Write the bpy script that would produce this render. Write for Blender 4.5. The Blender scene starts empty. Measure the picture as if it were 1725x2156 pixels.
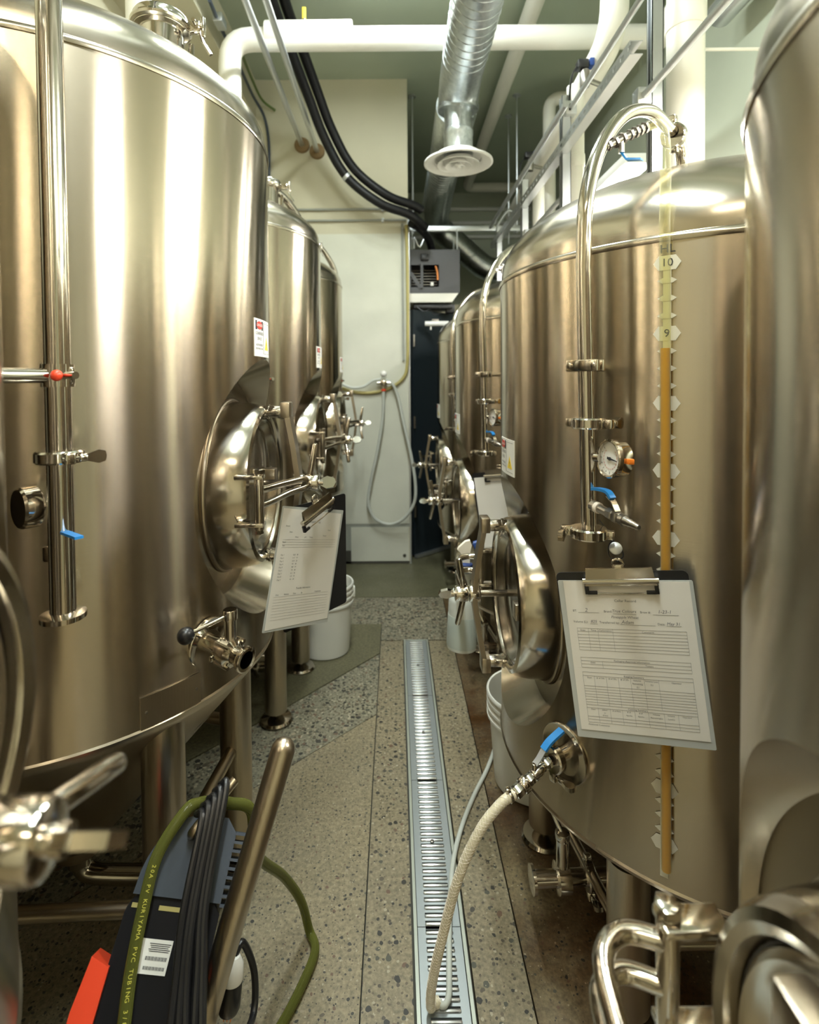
import bpy, bmesh, math, random
from mathutils import Vector as V, Matrix as M
PI = math.pi
random.seed(7)
sc = bpy.context.scene
COL = sc.collection

# ------------------------------------------------------------------ camera
W_PX, H_PX, F_PX = 1725, 2156, 1150.0
CAM_H = 1.35
PITCH, ROLL = math.radians(1.5), math.radians(0.45)
CX0, CY0 = 832.0, 805.0 + F_PX * math.tan(PITCH)
fwd = V((0, math.cos(PITCH), -math.sin(PITCH)))
r0, u0 = V((1, 0, 0)), V((0, math.sin(PITCH), math.cos(PITCH)))
right = r0 * math.cos(ROLL) - u0 * math.sin(ROLL)
up = r0 * math.sin(ROLL) + u0 * math.cos(ROLL)
camd = bpy.data.cameras.new('camera')
cam = bpy.data.objects.new('camera', camd); COL.objects.link(cam)
cam.matrix_world = M(((right.x, up.x, -fwd.x, 0), (right.y, up.y, -fwd.y, 0), (right.z, up.z, -fwd.z, CAM_H), (0, 0, 0, 1)))
camd.sensor_width = 36.0
camd.lens = F_PX * 36.0 / H_PX
camd.shift_x = -(CX0 - W_PX / 2) / H_PX
camd.shift_y = (CY0 - H_PX / 2) / H_PX
camd.clip_start = 0.02
camd.dof.use_dof = True
camd.dof.focus_distance = 1.12
camd.dof.aperture_fstop = 3.6
sc.camera = cam

def P(px, py, y):
    """the point of the room at depth y seen at photo position (px, py)"""
    d = fwd + right * ((px - CX0) / F_PX) - up * ((py - CY0) / F_PX)
    return V((0, 0, CAM_H)) + d * (y / d.y)

# ------------------------------------------------------------------ world, exposure
w = bpy.data.worlds.new('room_air'); sc.world = w; w.use_nodes = True
w.node_tree.nodes['Background'].inputs[0].default_value = (0.75, 0.85, 0.82, 1)
w.node_tree.nodes['Background'].inputs[1].default_value = 0.0
sc.view_settings.view_transform = 'Standard'
sc.view_settings.look = 'None'
sc.view_settings.exposure = 0.22
sc.view_settings.gamma = 1.0
sc.view_settings.use_curve_mapping = False

# ------------------------------------------------------------------ materials
MAT = {}
def principled(name, col, rough=0.5, metal=0.0, **kw):
    m = bpy.data.materials.new(name); m.use_nodes = True
    b = m.node_tree.nodes['Principled BSDF']
    b.inputs['Base Color'].default_value = (*col, 1)
    b.inputs['Roughness'].default_value = rough
    b.inputs['Metallic'].default_value = metal
    for k, v in kw.items():
        b.inputs[k.replace('_', ' ')].default_value = v
    MAT[name] = m
    return m
def N(m, t, **kw):
    n = m.node_tree.nodes.new(t)
    for k, v in kw.items(): setattr(n, k, v)
    return n
def L(m, a, b): m.node_tree.links.new(a, b)
def bsdf(m): return m.node_tree.nodes['Principled BSDF']
def ramp(m, fac, stops):
    r = N(m, 'ShaderNodeValToRGB'); e = r.color_ramp.elements
    while len(e) < len(stops): e.new(0.5)
    for i, (p, c) in enumerate(stops):
        e[i].position = p; e[i].color = (*c, 1) if len(c) == 3 else c
    L(m, fac, r.inputs[0]); return r
def objcoord(m, scale=(1, 1, 1)):
    t = N(m, 'ShaderNodeTexCoord'); mp = N(m, 'ShaderNodeMapping')
    mp.inputs['Scale'].default_value = scale
    L(m, t.outputs['Object'], mp.inputs[0]); return mp.outputs[0]
def noise(m, vec, scale, detail=3, rough=0.5):
    n = N(m, 'ShaderNodeTexNoise'); n.inputs['Scale'].default_value = scale
    n.inputs['Detail'].default_value = detail; n.inputs['Roughness'].default_value = rough
    L(m, vec, n.inputs['Vector']); return n.outputs['Fac']
def bump(m, h, strength, dist=0.01):
    b = N(m, 'ShaderNodeBump'); b.inputs['Strength'].default_value = strength; b.inputs['Distance'].default_value = dist
    L(m, h, b.inputs['Height']); L(m, b.outputs[0], bsdf(m).inputs['Normal']); return b

def brushed(name, col, rough, aniso, axis='Z', grain=0.06):
    m = principled(name, col, rough, 1.0)
    b = bsdf(m)
    b.inputs['Anisotropic'].default_value = aniso
    b.inputs['Anisotropic Rotation'].default_value = 0.25
    t = N(m, 'ShaderNodeTangent'); t.direction_type = 'RADIAL'; t.axis = axis
    L(m, t.outputs[0], b.inputs['Tangent'])
    v = objcoord(m, (2.0, 2.0, 160.0))
    n = noise(m, v, 3.0, 2)
    v2 = objcoord(m, (1, 1, 0.5)); n2 = noise(m, v2, 3.5, 3)
    mx = N(m, 'ShaderNodeMath', operation='MULTIPLY_ADD')
    L(m, n2, mx.inputs[0]); mx.inputs[1].default_value = 0.08; mx.inputs[2].default_value = rough - 0.04
    L(m, mx.outputs[0], b.inputs['Roughness'])
    # sheet cladding is never perfectly flat: very faint large waves
    v3 = objcoord(m, (1, 1, 0.35)); n3 = noise(m, v3, 5.0, 1)
    add = N(m, 'ShaderNodeMath', operation='MULTIPLY_ADD')
    L(m, n, add.inputs[0]); add.inputs[1].default_value = 0.02; L(m, n3, add.inputs[2])
    bump(m, n, grain * .25, 0.004)
    return m
brushed('steel_shell', (0.475, 0.412, 0.318), 0.22, 0.97)
brushed('steel_head', (0.49, 0.445, 0.37), 0.22, 0.4, grain=0.03)
brushed('steel_cone', (0.475, 0.412, 0.318), 0.28, 0.4, grain=0.04)
principled('steel_polished', (0.58, 0.54, 0.475), 0.12, 1.0)
principled('steel_neck', (0.50, 0.455, 0.38), 0.16, 1.0)
m = principled('steel_satin', (0.45, 0.39, 0.30), 0.30, 1.0)
bump(m, noise(m, objcoord(m, (60, 60, 3)), 4, 3), 0.05)
principled('steel_dark', (0.34, 0.32, 0.29), 0.3, 1.0)
m = principled('galvanised', (0.56, 0.60, 0.62), 0.32, 1.0)
v = objcoord(m); vo = N(m, 'ShaderNodeTexVoronoi'); vo.inputs['Scale'].default_value = 60; L(m, v, vo.inputs['Vector'])
r = ramp(m, vo.outputs['Color'], [(0.0, (0.44, 0.48, 0.50)), (1.0, (0.64, 0.67, 0.68))]); L(m, r.outputs[0], bsdf(m).inputs['Base Color'])
principled('strut_steel', (0.62, 0.64, 0.66), 0.38, 0.9)
principled('white_pvc', (0.80, 0.775, 0.70), 0.4)
principled('white_paint', (0.80, 0.80, 0.77), 0.45)
def paint(name, col, sc_=2.0, amt=0.05, rough=0.7):
    m = principled(name, col, rough)
    n = noise(m, objcoord(m), sc_, 4)
    r = ramp(m, n, [(0.3, tuple(c * (1 - amt) for c in col)), (0.7, tuple(min(1, c * (1 + amt)) for c in col))])
    L(m, r.outputs[0], bsdf(m).inputs['Base Color'])
    return m
paint('wall_cream', (0.54, 0.505, 0.37))
paint('wall_green', (0.46, 0.495, 0.395))
paint('ceiling_paint', (0.42, 0.475, 0.375))
paint('board_white', (0.60, 0.60, 0.51), 6, 0.04)
principled('dark_stain', (0.055, 0.052, 0.04), 0.8)
principled('grey_stain', (0.30, 0.31, 0.27), 0.8)
principled('door_black', (0.010, 0.017, 0.022), 0.5)
principled('black_plastic', (0.012, 0.012, 0.013), 0.38)
principled('black_rubber', (0.010, 0.010, 0.011), 0.33)
principled('black_foam', (0.006, 0.006, 0.007), 0.42, Specular_IOR_Level=0.3)
principled('black_ink', (0.03, 0.03, 0.035), 0.7)
principled('grey_ink', (0.16, 0.16, 0.16), 0.7)
principled('pencil', (0.20, 0.20, 0.22), 0.7)
m = paint('paper', (0.80, 0.77, 0.71), 9, 0.02)
principled('sleeve', (0.50, 0.52, 0.50), 0.2)
principled('blue_vinyl', (0.02, 0.20, 0.52), 0.35)
principled('blue_trigger', (0.012, 0.05, 0.22), 0.35)
principled('red_plastic', (0.75, 0.06, 0.02), 0.35)
principled('red_print', (0.55, 0.06, 0.04), 0.6)
principled('orange_plastic', (0.85, 0.22, 0.02), 0.4)
principled('yellow_print', (0.80, 0.60, 0.06), 0.6)
principled('label_white', (0.78, 0.77, 0.72), 0.5)
principled('scale_white', (0.72, 0.69, 0.58), 0.6)
principled('drive_grey', (0.040, 0.052, 0.072), 0.5)
principled('drive_black', (0.006, 0.006, 0.008), 0.5, Specular_IOR_Level=0.2)
principled('heater_grey', (0.075, 0.075, 0.08), 0.5)
principled('copper', (0.75, 0.28, 0.09), 0.4, 0.6)
principled('bucket_white', (0.78, 0.77, 0.70), 0.38, Subsurface_Weight=0.0)
principled('bottle_plastic', (0.66, 0.69, 0.64), 0.3)
principled('bottle_liquid', (0.50, 0.56, 0.52), 0.3)
principled('trigger_white', (0.80, 0.74, 0.62), 0.4)
principled('green_plastic', (0.085, 0.13, 0.02), 0.4)
principled('green_bore', (0.07, 0.075, 0.012), 0.5)
principled('hose_print', (0.50, 0.46, 0.06), 0.6)
principled('hose_grey', (0.50, 0.52, 0.47), 0.4)
principled('hose_yellow', (0.42, 0.36, 0.13), 0.4)
principled('beer', (0.60, 0.30, 0.003), 0.5, Specular_IOR_Level=0.2)
principled('rust', (0.22, 0.14, 0.06), 0.8)
principled('grate_grey', (0.40, 0.435, 0.445), 0.45, 0.8)
principled('louvre_lit', (0.56, 0.57, 0.56), 0.24, 0.9)  # louvres lighter than their grate: the light they catch is put into the colour
principled('channel_grey', (0.13, 0.13, 0.12), 0.7)
principled('frame_alu', (0.52, 0.55, 0.48), 0.4, 0.7)
principled('teflon', (0.75, 0.68, 0.58), 0.5)
def clear(name, col, amount, rough=0.06):
    m = bpy.data.materials.new(name); m.use_nodes = True; MAT[name] = m
    nt = m.node_tree; nt.nodes.remove(bsdf(m))
    out = nt.nodes['Material Output']
    t = N(m, 'ShaderNodeBsdfTransparent'); t.inputs[0].default_value = (*col, 1)
    g = N(m, 'ShaderNodeBsdfPrincipled'); g.inputs['Base Color'].default_value = (*[c * 0.8 for c in col], 1); g.inputs['Roughness'].default_value = rough
    lw = N(m, 'ShaderNodeLayerWeight'); lw.inputs[0].default_value = 0.35
    mp = N(m, 'ShaderNodeMapRange'); L(m, lw.outputs['Facing'], mp.inputs[0]); mp.inputs[3].default_value = amount; mp.inputs[4].default_value = min(1, amount + 0.35)
    mx = N(m, 'ShaderNodeMixShader'); L(m, mp.outputs[0], mx.inputs[0]); L(m, t.outputs[0], mx.inputs[1]); L(m, g.outputs[0], mx.inputs[2])
    L(m, mx.outputs[0], out.inputs[0]); return m
clear('clear_tube', (0.96, 0.95, 0.78), 0.06)
clear('green_hose', (0.36, 0.38, 0.09), 0.22, 0.10)
clear('lens_clear', (0.98, 0.98, 0.98), 0.03, 0.02)
# braided PVC hose: milky wall with woven thread
m = principled('braid_hose', (0.62, 0.56, 0.40), 0.3)
def emit(name, col, s):
    m = principled(name, (0.9, 0.9, 0.9), 0.4)
    bsdf(m).inputs['Emission Color'].default_value = (*col, 1); bsdf(m).inputs['Emission Strength'].default_value = s
    return m
emit('lamp_cool', (0.90, 1.0, 0.97), 38.0)
emit('lamp_warm', (1.0, 0.86, 0.64), 11.0)
emit('lamp_wall', (1.0, 0.98, 0.93), 36.0)

def concrete(name, base, dark, spk_scale, spk_amt, rough=0.45, stain=None, light=None):
    m = principled(name, base, rough)
    v = objcoord(m)
    n1 = noise(m, v, 3.0, 5, 0.6)
    c1 = ramp(m, n1, [(0.25, dark), (0.75, base)])
    n2 = noise(m, v, 90.0, 3, 0.7)
    c2 = ramp(m, n2, [(0.32, (0.60, 0.60, 0.60)), (0.68, (1.28, 1.28, 1.28))])
    mul = N(m, 'ShaderNodeMixRGB', blend_type='MULTIPLY'); mul.inputs[0].default_value = 1
    L(m, c1.outputs[0], mul.inputs[1]); L(m, c2.outputs[0], mul.inputs[2])
    last = mul.outputs[0]
    # aggregate stones: dark, pale and reddish chips of several sizes
    for k, (s, thr, cols) in enumerate(((spk_scale, spk_amt, ((0.030, 0.028, 0.022), (0.13, 0.08, 0.05), (0.07, 0.07, 0.05))),
                                        (spk_scale * 1.9, spk_amt * 1.1, ((0.07, 0.06, 0.042), (0.34, 0.30, 0.21), (0.12, 0.095, 0.06))),
                                        (spk_scale * 0.6, spk_amt * 0.6, ((0.05, 0.045, 0.035), (0.28, 0.235, 0.16), (0.09, 0.075, 0.05))))):
        nz = N(m, 'ShaderNodeTexNoise'); nz.inputs['Scale'].default_value = s * 1.1; L(m, v, nz.inputs['Vector'])
        mixv = N(m, 'ShaderNodeMixRGB', blend_type='ADD'); mixv.inputs[0].default_value = 0.5 / s; L(m, v, mixv.inputs[1]); L(m, nz.outputs['Color'], mixv.inputs[2])
        vo = N(m, 'ShaderNodeTexVoronoi'); vo.inputs['Scale'].default_value = s; vo.inputs['Randomness'].default_value = 1
        L(m, mixv.outputs[0], vo.inputs['Vector'])
        sep = N(m, 'ShaderNodeSeparateColor'); L(m, vo.outputs['Color'], sep.inputs[0])
        # only some cells carry a stone; its size varies
        sz = N(m, 'ShaderNodeMath', operation='MULTIPLY'); L(m, sep.outputs[0], sz.inputs[0]); sz.inputs[1].default_value = thr
        lt = N(m, 'ShaderNodeMath', operation='LESS_THAN'); L(m, vo.outputs['Distance'], lt.inputs[0]); L(m, sz.outputs[0], lt.inputs[1])
        cr = ramp(m, sep.outputs[1], [(0.0, cols[0]), (0.45, cols[2]), (0.8, cols[1])]); cr.color_ramp.interpolation = 'CONSTANT'
        mx = N(m, 'ShaderNodeMixRGB'); L(m, lt.outputs[0], mx.inputs[0]); L(m, last, mx.inputs[1]); L(m, cr.outputs[0], mx.inputs[2])
        last = mx.outputs[0]
    if stain:
        n4 = noise(m, v, 2.6, 5, 0.65)
        rr = ramp(m, n4, [(0.36, (0, 0, 0)), (0.62, (1, 1, 1))])
        mx = N(m, 'ShaderNodeMixRGB', blend_type='MULTIPLY'); L(m, rr.outputs[0], mx.inputs[0]); L(m, last, mx.inputs[1]); mx.inputs[2].default_value = (*stain, 1)
        last = mx.outputs[0]
    L(m, last, bsdf(m).inputs['Base Color'])
    n5 = noise(m, v, 5.0, 3); rr = ramp(m, n5, [(0.3, (rough - 0.1,) * 3), (0.7, (rough + 0.15,) * 3)]); L(m, rr.outputs[0], bsdf(m).inputs['Roughness'])
    bump(m, n2, 0.15, 0.003)
    return m
concrete('concrete_fine', (0.265, 0.218, 0.132), (0.195, 0.165, 0.102), 74, 0.33)
concrete('concrete_strip', (0.25, 0.208, 0.128), (0.195, 0.165, 0.104), 50, 0.38)
concrete('concrete_coarse', (0.235, 0.215, 0.145), (0.16, 0.15, 0.105), 52, 0.55)
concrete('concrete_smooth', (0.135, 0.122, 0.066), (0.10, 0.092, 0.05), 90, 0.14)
concrete('concrete_stained', (0.20, 0.158, 0.085), (0.13, 0.10, 0.055), 60, 0.28, 0.4, (0.34, 0.17, 0.045))
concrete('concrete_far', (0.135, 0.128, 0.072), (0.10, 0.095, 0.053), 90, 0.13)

# ------------------------------------------------------------------ mesh helpers
def frame(o, z, x=None):
    z = V(z).normalized()
    x = V(x) if x is not None else (V((0, 0, 1)) if abs(z.z) < 0.9 else V((1, 0, 0)))
    x = (x - z * x.dot(z)).normalized(); y = z.cross(x)
    return M(((x.x, y.x, z.x, o[0]), (x.y, y.y, z.y, o[1]), (x.z, y.z, z.z, o[2]), (0, 0, 0, 1)))
def axes(o, x, y, z):
    return M(((x[0], y[0], z[0], o[0]), (x[1], y[1], z[1], o[1]), (x[2], y[2], z[2], o[2]), (0, 0, 0, 1)))
def smoothpath(pts, n=8):
    pts = [V(p) for p in pts]
    q = [pts[0] * 2 - pts[1]] + pts + [pts[-1] * 2 - pts[-2]]
    out = []
    for i in range(1, len(q) - 2):
        a, b, c, d = q[i - 1:i + 3]
        for k in range(n):
            t = k / n
            out.append(0.5 * ((2 * b) + (c - a) * t + (2 * a - 5 * b + 4 * c - d) * t * t + (3 * b - a - 3 * c + d) * t ** 3))
    out.append(pts[-1]); return out
_txt = {}
def text_geo(body, size):
    k = (body, size)
    if k not in _txt:
        cu = bpy.data.curves.new('t', 'FONT'); cu.body = body; cu.size = size; cu.align_x = 'CENTER'; cu.align_y = 'CENTER'; cu.resolution_u = 2
        ob = bpy.data.objects.new('t', cu); COL.objects.link(ob)
        me = bpy.data.meshes.new_from_object(ob.evaluated_get(bpy.context.evaluated_depsgraph_get()))
        _txt[k] = ([tuple(p.co) for p in me.vertices], [tuple(p.vertices) for p in me.polygons])
        bpy.data.objects.remove(ob); bpy.data.curves.remove(cu); bpy.data.meshes.remove(me)
    return _txt[k]

class MB:
    def __init__(s): s.v = []; s.f = []
    def add(s, vs, fs, mt=None):
        o = len(s.v)
        s.v += [tuple(mt @ V(p)) for p in vs] if mt is not None else [tuple(p) for p in vs]
        s.f += [tuple(i + o for i in f) for f in fs]; return s
    def box(s, c, d, mt=None):
        x, y, z = d[0] / 2, d[1] / 2, d[2] / 2; cx, cy, cz = c
        vs = [(cx + i * x, cy + j * y, cz + k * z) for i in (-1, 1) for j in (-1, 1) for k in (-1, 1)]
        return s.add(vs, [(0, 1, 3, 2), (4, 6, 7, 5), (0, 4, 5, 1), (2, 3, 7, 6), (0, 2, 6, 4), (1, 5, 7, 3)], mt)
    def bbox(s, c, d, b, mt=None):
        """box with bevelled edges"""
        bm = bmesh.new(); bmesh.ops.create_cube(bm, size=1)
        for q in bm.verts: q.co = V((q.co.x * d[0], q.co.y * d[1], q.co.z * d[2])) + V(c)
        bmesh.ops.bevel(bm, geom=bm.edges[:], offset=b, segments=2, affect='EDGES', profile=0.5)
        bm.verts.index_update()
        s.add([q.co.copy() for q in bm.verts], [tuple(q.index for q in f.verts) for f in bm.faces], mt); bm.free(); return s
    def lathe(s, prof, mt, seg=32, sx=1.0, close=False):
        """profile [(r, h)] turned about the frame's z axis"""
        vs = []; fs = []; n = len(prof)
        for (r, h) in prof:
            for k in range(seg):
                a = 2 * PI * k / seg; vs.append((r * math.cos(a) * sx, r * math.sin(a), h))
        for i in range(n - 1 if not close else n):
            for k in range(seg):
                a, b = i * seg + k, i * seg + (k + 1) % seg; j = (i + 1) % n
                fs.append((a, b, j * seg + (k + 1) % seg, j * seg + k))
        if not close:
            if prof[0][0] > 1e-6: fs.append(tuple(range(seg - 1, -1, -1)))
            if prof[-1][0] > 1e-6: fs.append(tuple((n - 1) * seg + k for k in range(seg)))
        return s.add(vs, fs, mt)
    def cyl(s, a, b, r, seg=20, r2=None):
        a, b = V(a), V(b); h = (b - a).length
        return s.lathe([(r, 0), (r if r2 is None else r2, h)], frame(a, b - a), seg)
    def rcyl(s, a, b, r, seg=20, e=0.3):
        """cylinder with rounded ends"""
        a, b = V(a), V(b); h = (b - a).length; c = r * e
        return s.lathe([(r - c, 0), (r - 0.3 * c, 0.25 * c), (r, c), (r, h - c), (r - 0.3 * c, h - 0.25 * c), (r - c, h)], frame(a, b - a), seg)
    def tube(s, path, r, seg=12, closed=False, caps=True):
        path = [V(p) for p in path]; n = len(path); rs = r if isinstance(r, (list, tuple)) else [r] * n
        tg = []
        for i in range(n):
            a = path[(i - 1) % n] if closed else path[max(i - 1, 0)]; b = path[(i + 1) % n] if closed else path[min(i + 1, n - 1)]
            tg.append((b - a).normalized())
        x = tg[0].orthogonal().normalized(); vs = []; fs = []
        for i in range(n):
            x = (x - tg[i] * x.dot(tg[i])).normalized(); y = tg[i].cross(x)
            for k in range(seg):
                a = 2 * PI * k / seg; vs.append(path[i] + (x * math.cos(a) + y * math.sin(a)) * rs[i])
        for i in range(n if closed else n - 1):
            for k in range(seg):
                j = (i + 1) % n; fs.append((i * seg + k, i * seg + (k + 1) % seg, j * seg + (k + 1) % seg, j * seg + k))
        if caps and not closed:
            fs.append(tuple(range(seg - 1, -1, -1))); fs.append(tuple((n - 1) * seg + k for k in range(seg)))
        return s.add(vs, fs)
    def bar(s, path, wdir, wd, th):
        """flat bar swept along path: width along wdir, thickness across"""
        path = [V(p) for p in path]; wdir = V(wdir).normalized(); n = len(path); vs = []; fs = []
        for i in range(n):
            t = (path[min(i + 1, n - 1)] - path[max(i - 1, 0)]).normalized(); nn = t.cross(wdir).normalized()
            for a, b in ((-1, -1), (1, -1), (1, 1), (-1, 1)):
                vs.append(path[i] + wdir * (a * wd / 2) + nn * (b * th / 2))
        for i in range(n - 1):
            for k in range(4): fs.append((i * 4 + k, i * 4 + (k + 1) % 4, i * 4 + 4 + (k + 1) % 4, i * 4 + 4 + k))
        fs += [(3, 2, 1, 0), tuple((n - 1) * 4 + k for k in range(4))]
        return s.add(vs, fs)
    def torus(s, mt, R, r, seg=40, sg=10, sx=1.0):
        return s.lathe([(R + r * math.cos(2 * PI * k / sg), r * math.sin(2 * PI * k / sg)) for k in range(sg)], mt, seg, sx, close=True)
    def sphere(s, c, r, seg=20):
        return s.lathe([(max(1e-7, r * math.sin(PI * k / 12)), -r * math.cos(PI * k / 12)) for k in range(13)], frame(c, (0, 0, 1)), seg)
    def prism(s, poly, h, mt, h0=0.0):
        n = len(poly); vs = [(x, y, h0) for x, y in poly] + [(x, y, h) for x, y in poly]
        fs = [tuple(range(n - 1, -1, -1)), tuple(range(n, 2 * n))] + [(k, (k + 1) % n, n + (k + 1) % n, n + k) for k in range(n)]
        return s.add(vs, fs, mt)
    def text(s, body, size, mt, sx=1.0):
        vs, fs = text_geo(body, size); return s.add([(p[0] * sx, p[1], p[2]) for p in vs], fs, mt)
    def wrap(s, ang, zc, R):
        """bend flat (x right, y up, z out) geometry onto a vertical cylinder"""
        o = []
        for x, y, z in s.v:
            t = ang + x / R; o.append(((R + z) * math.cos(t), (R + z) * math.sin(t), zc + y))
        s.v = o; return s
    def obj(s, name, mat, parent=None, ang=35, flat=False):
        vs = s.v
        if parent is not None:
            root = parent
            while root.parent: root = root.parent
            if parent.get('_world'): pass
        me = bpy.data.meshes.new(name); me.from_pydata(vs, [], s.f); me.validate(); me.update()
        me.materials.append(MAT[mat])
        ob = bpy.data.objects.new(name, me); COL.objects.link(ob)
        if parent is not None: ob.parent = parent
        if not flat:
            me.polygons.foreach_set('use_smooth', [True] * len(me.polygons))
            me.set_sharp_from_angle(angle=math.radians(ang))
        return ob
    def inv(s, root):
        """world coordinates to a root's own frame"""
        mi = (M.Translation(root.location) @ M.Rotation(root.rotation_euler.z, 4, 'Z')).inverted()
        s.v = [tuple(mi @ V(p)) for p in s.v]; return s

def thing(name, label, cat, loc=(0, 0, 0), rz=0.0, group=None):
    o = bpy.data.objects.new(name, None); COL.objects.link(o); o.empty_display_size = 0.1
    o.location = loc; o.rotation_euler = (0, 0, rz)
    return tag(o, label, cat, group)
def tag(o, label, cat, group=None):
    o['label'] = label; o['category'] = cat
    if group: o['group'] = group
    return o
def struct(o): o['kind'] = 'structure'; return o
def dup(o, parent=None):
    c = o.copy(); COL.objects.link(c); c.parent = parent
    for ch in [q for q in COL.objects if q.parent == o and q is not c]: dup(ch, c)
    return c
def loc_origin(o, p):
    """move a one-mesh thing's origin to p without moving its surface"""
    p = V(p)
    for q in o.data.vertices: q.co -= p
    o.location = p; return o
def rrect(wd, ht, r, n=4):
    out = []
    for cx, cy, a0 in ((wd / 2 - r, ht / 2 - r, 0), (-wd / 2 + r, ht / 2 - r, 90), (-wd / 2 + r, -ht / 2 + r, 180), (wd / 2 - r, -ht / 2 + r, 270)):
        for k in range(n + 1):
            a = math.radians(a0 + 90 * k / n); out.append((cx + r * math.cos(a), cy + r * math.sin(a)))
    return out

# ------------------------------------------------------------------ the room
X_L, X_R, Y_B, Y_F, Z_C = -1.40, 1.62, 6.45, -2.6, 3.56
Y_P = 4.04                                   # face of the boarded partition
def slab(name, x0, x1, y0, y1, z0, z1, mat): return struct(MB().box(((x0 + x1) / 2, (y0 + y1) / 2, (z0 + z1) / 2), (x1 - x0, y1 - y0, z1 - z0)).obj(name, mat, flat=True))
slab('ceiling', X_L - .2, X_R + .2, Y_F - .2, Y_B + .2, Z_C, Z_C + .15, 'ceiling_paint')
slab('wall_left', X_L - .15, X_L, Y_F, Y_B, 0, Z_C, 'wall_cream')
slab('wall_right', X_R, X_R + .15, Y_F, Y_B, 0, Z_C, 'wall_green')
slab('wall_back', X_L, X_R, Y_B, Y_B + .15, 0, Z_C, 'wall_green')
slab('wall_front', X_L, X_R, Y_F - .15, Y_F, 0, Z_C, 'wall_cream')
slab('trim_1', X_L, -1.0, Y_F, Y_P, 3.28, Z_C, 'wall_cream')

DX0, DX1, DY1 = 0.036, 0.161, 2.82
fb = MB()                                    # sub-base, with the drain trench left open
for x0, x1, y0, y1 in ((X_L, DX0, Y_F, Y_B), (DX1, X_R, Y_F, Y_B), (DX0, DX1, Y_F, -.19), (DX0, DX1, DY1 + .008, Y_B)): fb.box(((x0 + x1) / 2, (y0 + y1) / 2, -.11), (x1 - x0, y1 - y0, .16))
fb.box(((X_L + X_R) / 2, (Y_F + Y_B) / 2, -.21), (X_R - X_L, Y_B - Y_F, .04))
floor = struct(fb.obj('floor', 'dark_stain', flat=True))
def pour(poly, mat, top=0.0):
    """one concrete pour of the floor, joints left open around it"""
    c = V((sum(p[0] for p in poly) / len(poly), sum(p[1] for p in poly) / len(poly)))
    g = 0.0018; q = []
    n = len(poly)
    area = sum(poly[i][0] * poly[(i + 1) % n][1] - poly[(i + 1) % n][0] * poly[i][1] for i in range(n))
    if area < 0: poly = poly[::-1]
    for i in range(n):
        a, b, d = V(poly[i - 1]), V(poly[i]), V(poly[(i + 1) % n])
        e1 = (b - a).normalized(); e2 = (d - b).normalized()
        n1 = V((-e1.y, e1.x)); n2 = V((-e2.y, e2.x)); k = (n1 + n2).normalized()
        q.append(tuple(b + k * (g / max(0.3, k.dot(n1)))))
    return MB().prism(q, top, M(), -.03).obj('concrete_slab', mat, floor, flat=True)
JX = -0.085
pour([(X_L, -.19), (JX, -.19), (JX, 2.19), (X_L, 0.86)], 'concrete_fine')
pour([(X_L, 0.86), (JX, 2.19), (JX, 2.69), (-.46, 2.245), (X_L, 1.20)], 'concrete_coarse', -.001)
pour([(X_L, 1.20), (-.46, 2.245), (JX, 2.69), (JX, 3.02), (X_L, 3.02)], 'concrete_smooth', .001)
pour([(JX, -.19), (DX0 - .004, -.19), (DX0 - .004, DY1), (JX, DY1)], 'concrete_strip')
pour([(DX1 + .004, -.19), (.29, -.19), (.29, DY1), (DX1 + .004, DY1)], 'concrete_strip')
pour([(.29, -.19), (X_R, -.19), (X_R, 3.40), (.29, 3.40)], 'concrete_stained', .001)
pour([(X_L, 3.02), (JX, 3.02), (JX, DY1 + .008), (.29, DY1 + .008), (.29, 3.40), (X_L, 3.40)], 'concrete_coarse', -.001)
pour([(X_L, Y_F), (X_R, Y_F), (X_R, -.19), (X_L, -.19)], 'concrete_fine')
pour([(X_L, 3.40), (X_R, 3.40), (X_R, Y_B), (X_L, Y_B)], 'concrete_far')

# channel drain let into the floor
dr = thing('channel_drain', 'long grey slotted channel drain let into the concrete aisle', 'drain', (0.0985, 1.0, 0))
dy0 = -.18
MB().box((0.0985, (dy0 + DY1) / 2, -.150), (.117, DY1 - dy0, .006)).inv(dr).obj('channel_bed', 'channel_grey', dr, flat=True)
for x in (DX0 + .006, DX1 - .006): MB().box((x, (dy0 + DY1) / 2, -.085), (.006, DY1 - dy0, .128)).inv(dr).obj('channel_side', 'channel_grey', dr, flat=True)
for x in (DX0 + .004, DX1 - .004):
    MB().box((x, (dy0 + DY1) / 2, -.008), (.008, DY1 - dy0, .024)).inv(dr).obj('edge_rail', 'frame_alu', dr, flat=True)
xc = (DX0 + DX1) / 2
MB().box((xc, DY1 + .003, -.008), (DX1 - DX0, .006, .024)).inv(dr).obj('end_plate', 'frame_alu', dr, flat=True)
gm = None; lm = None
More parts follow.
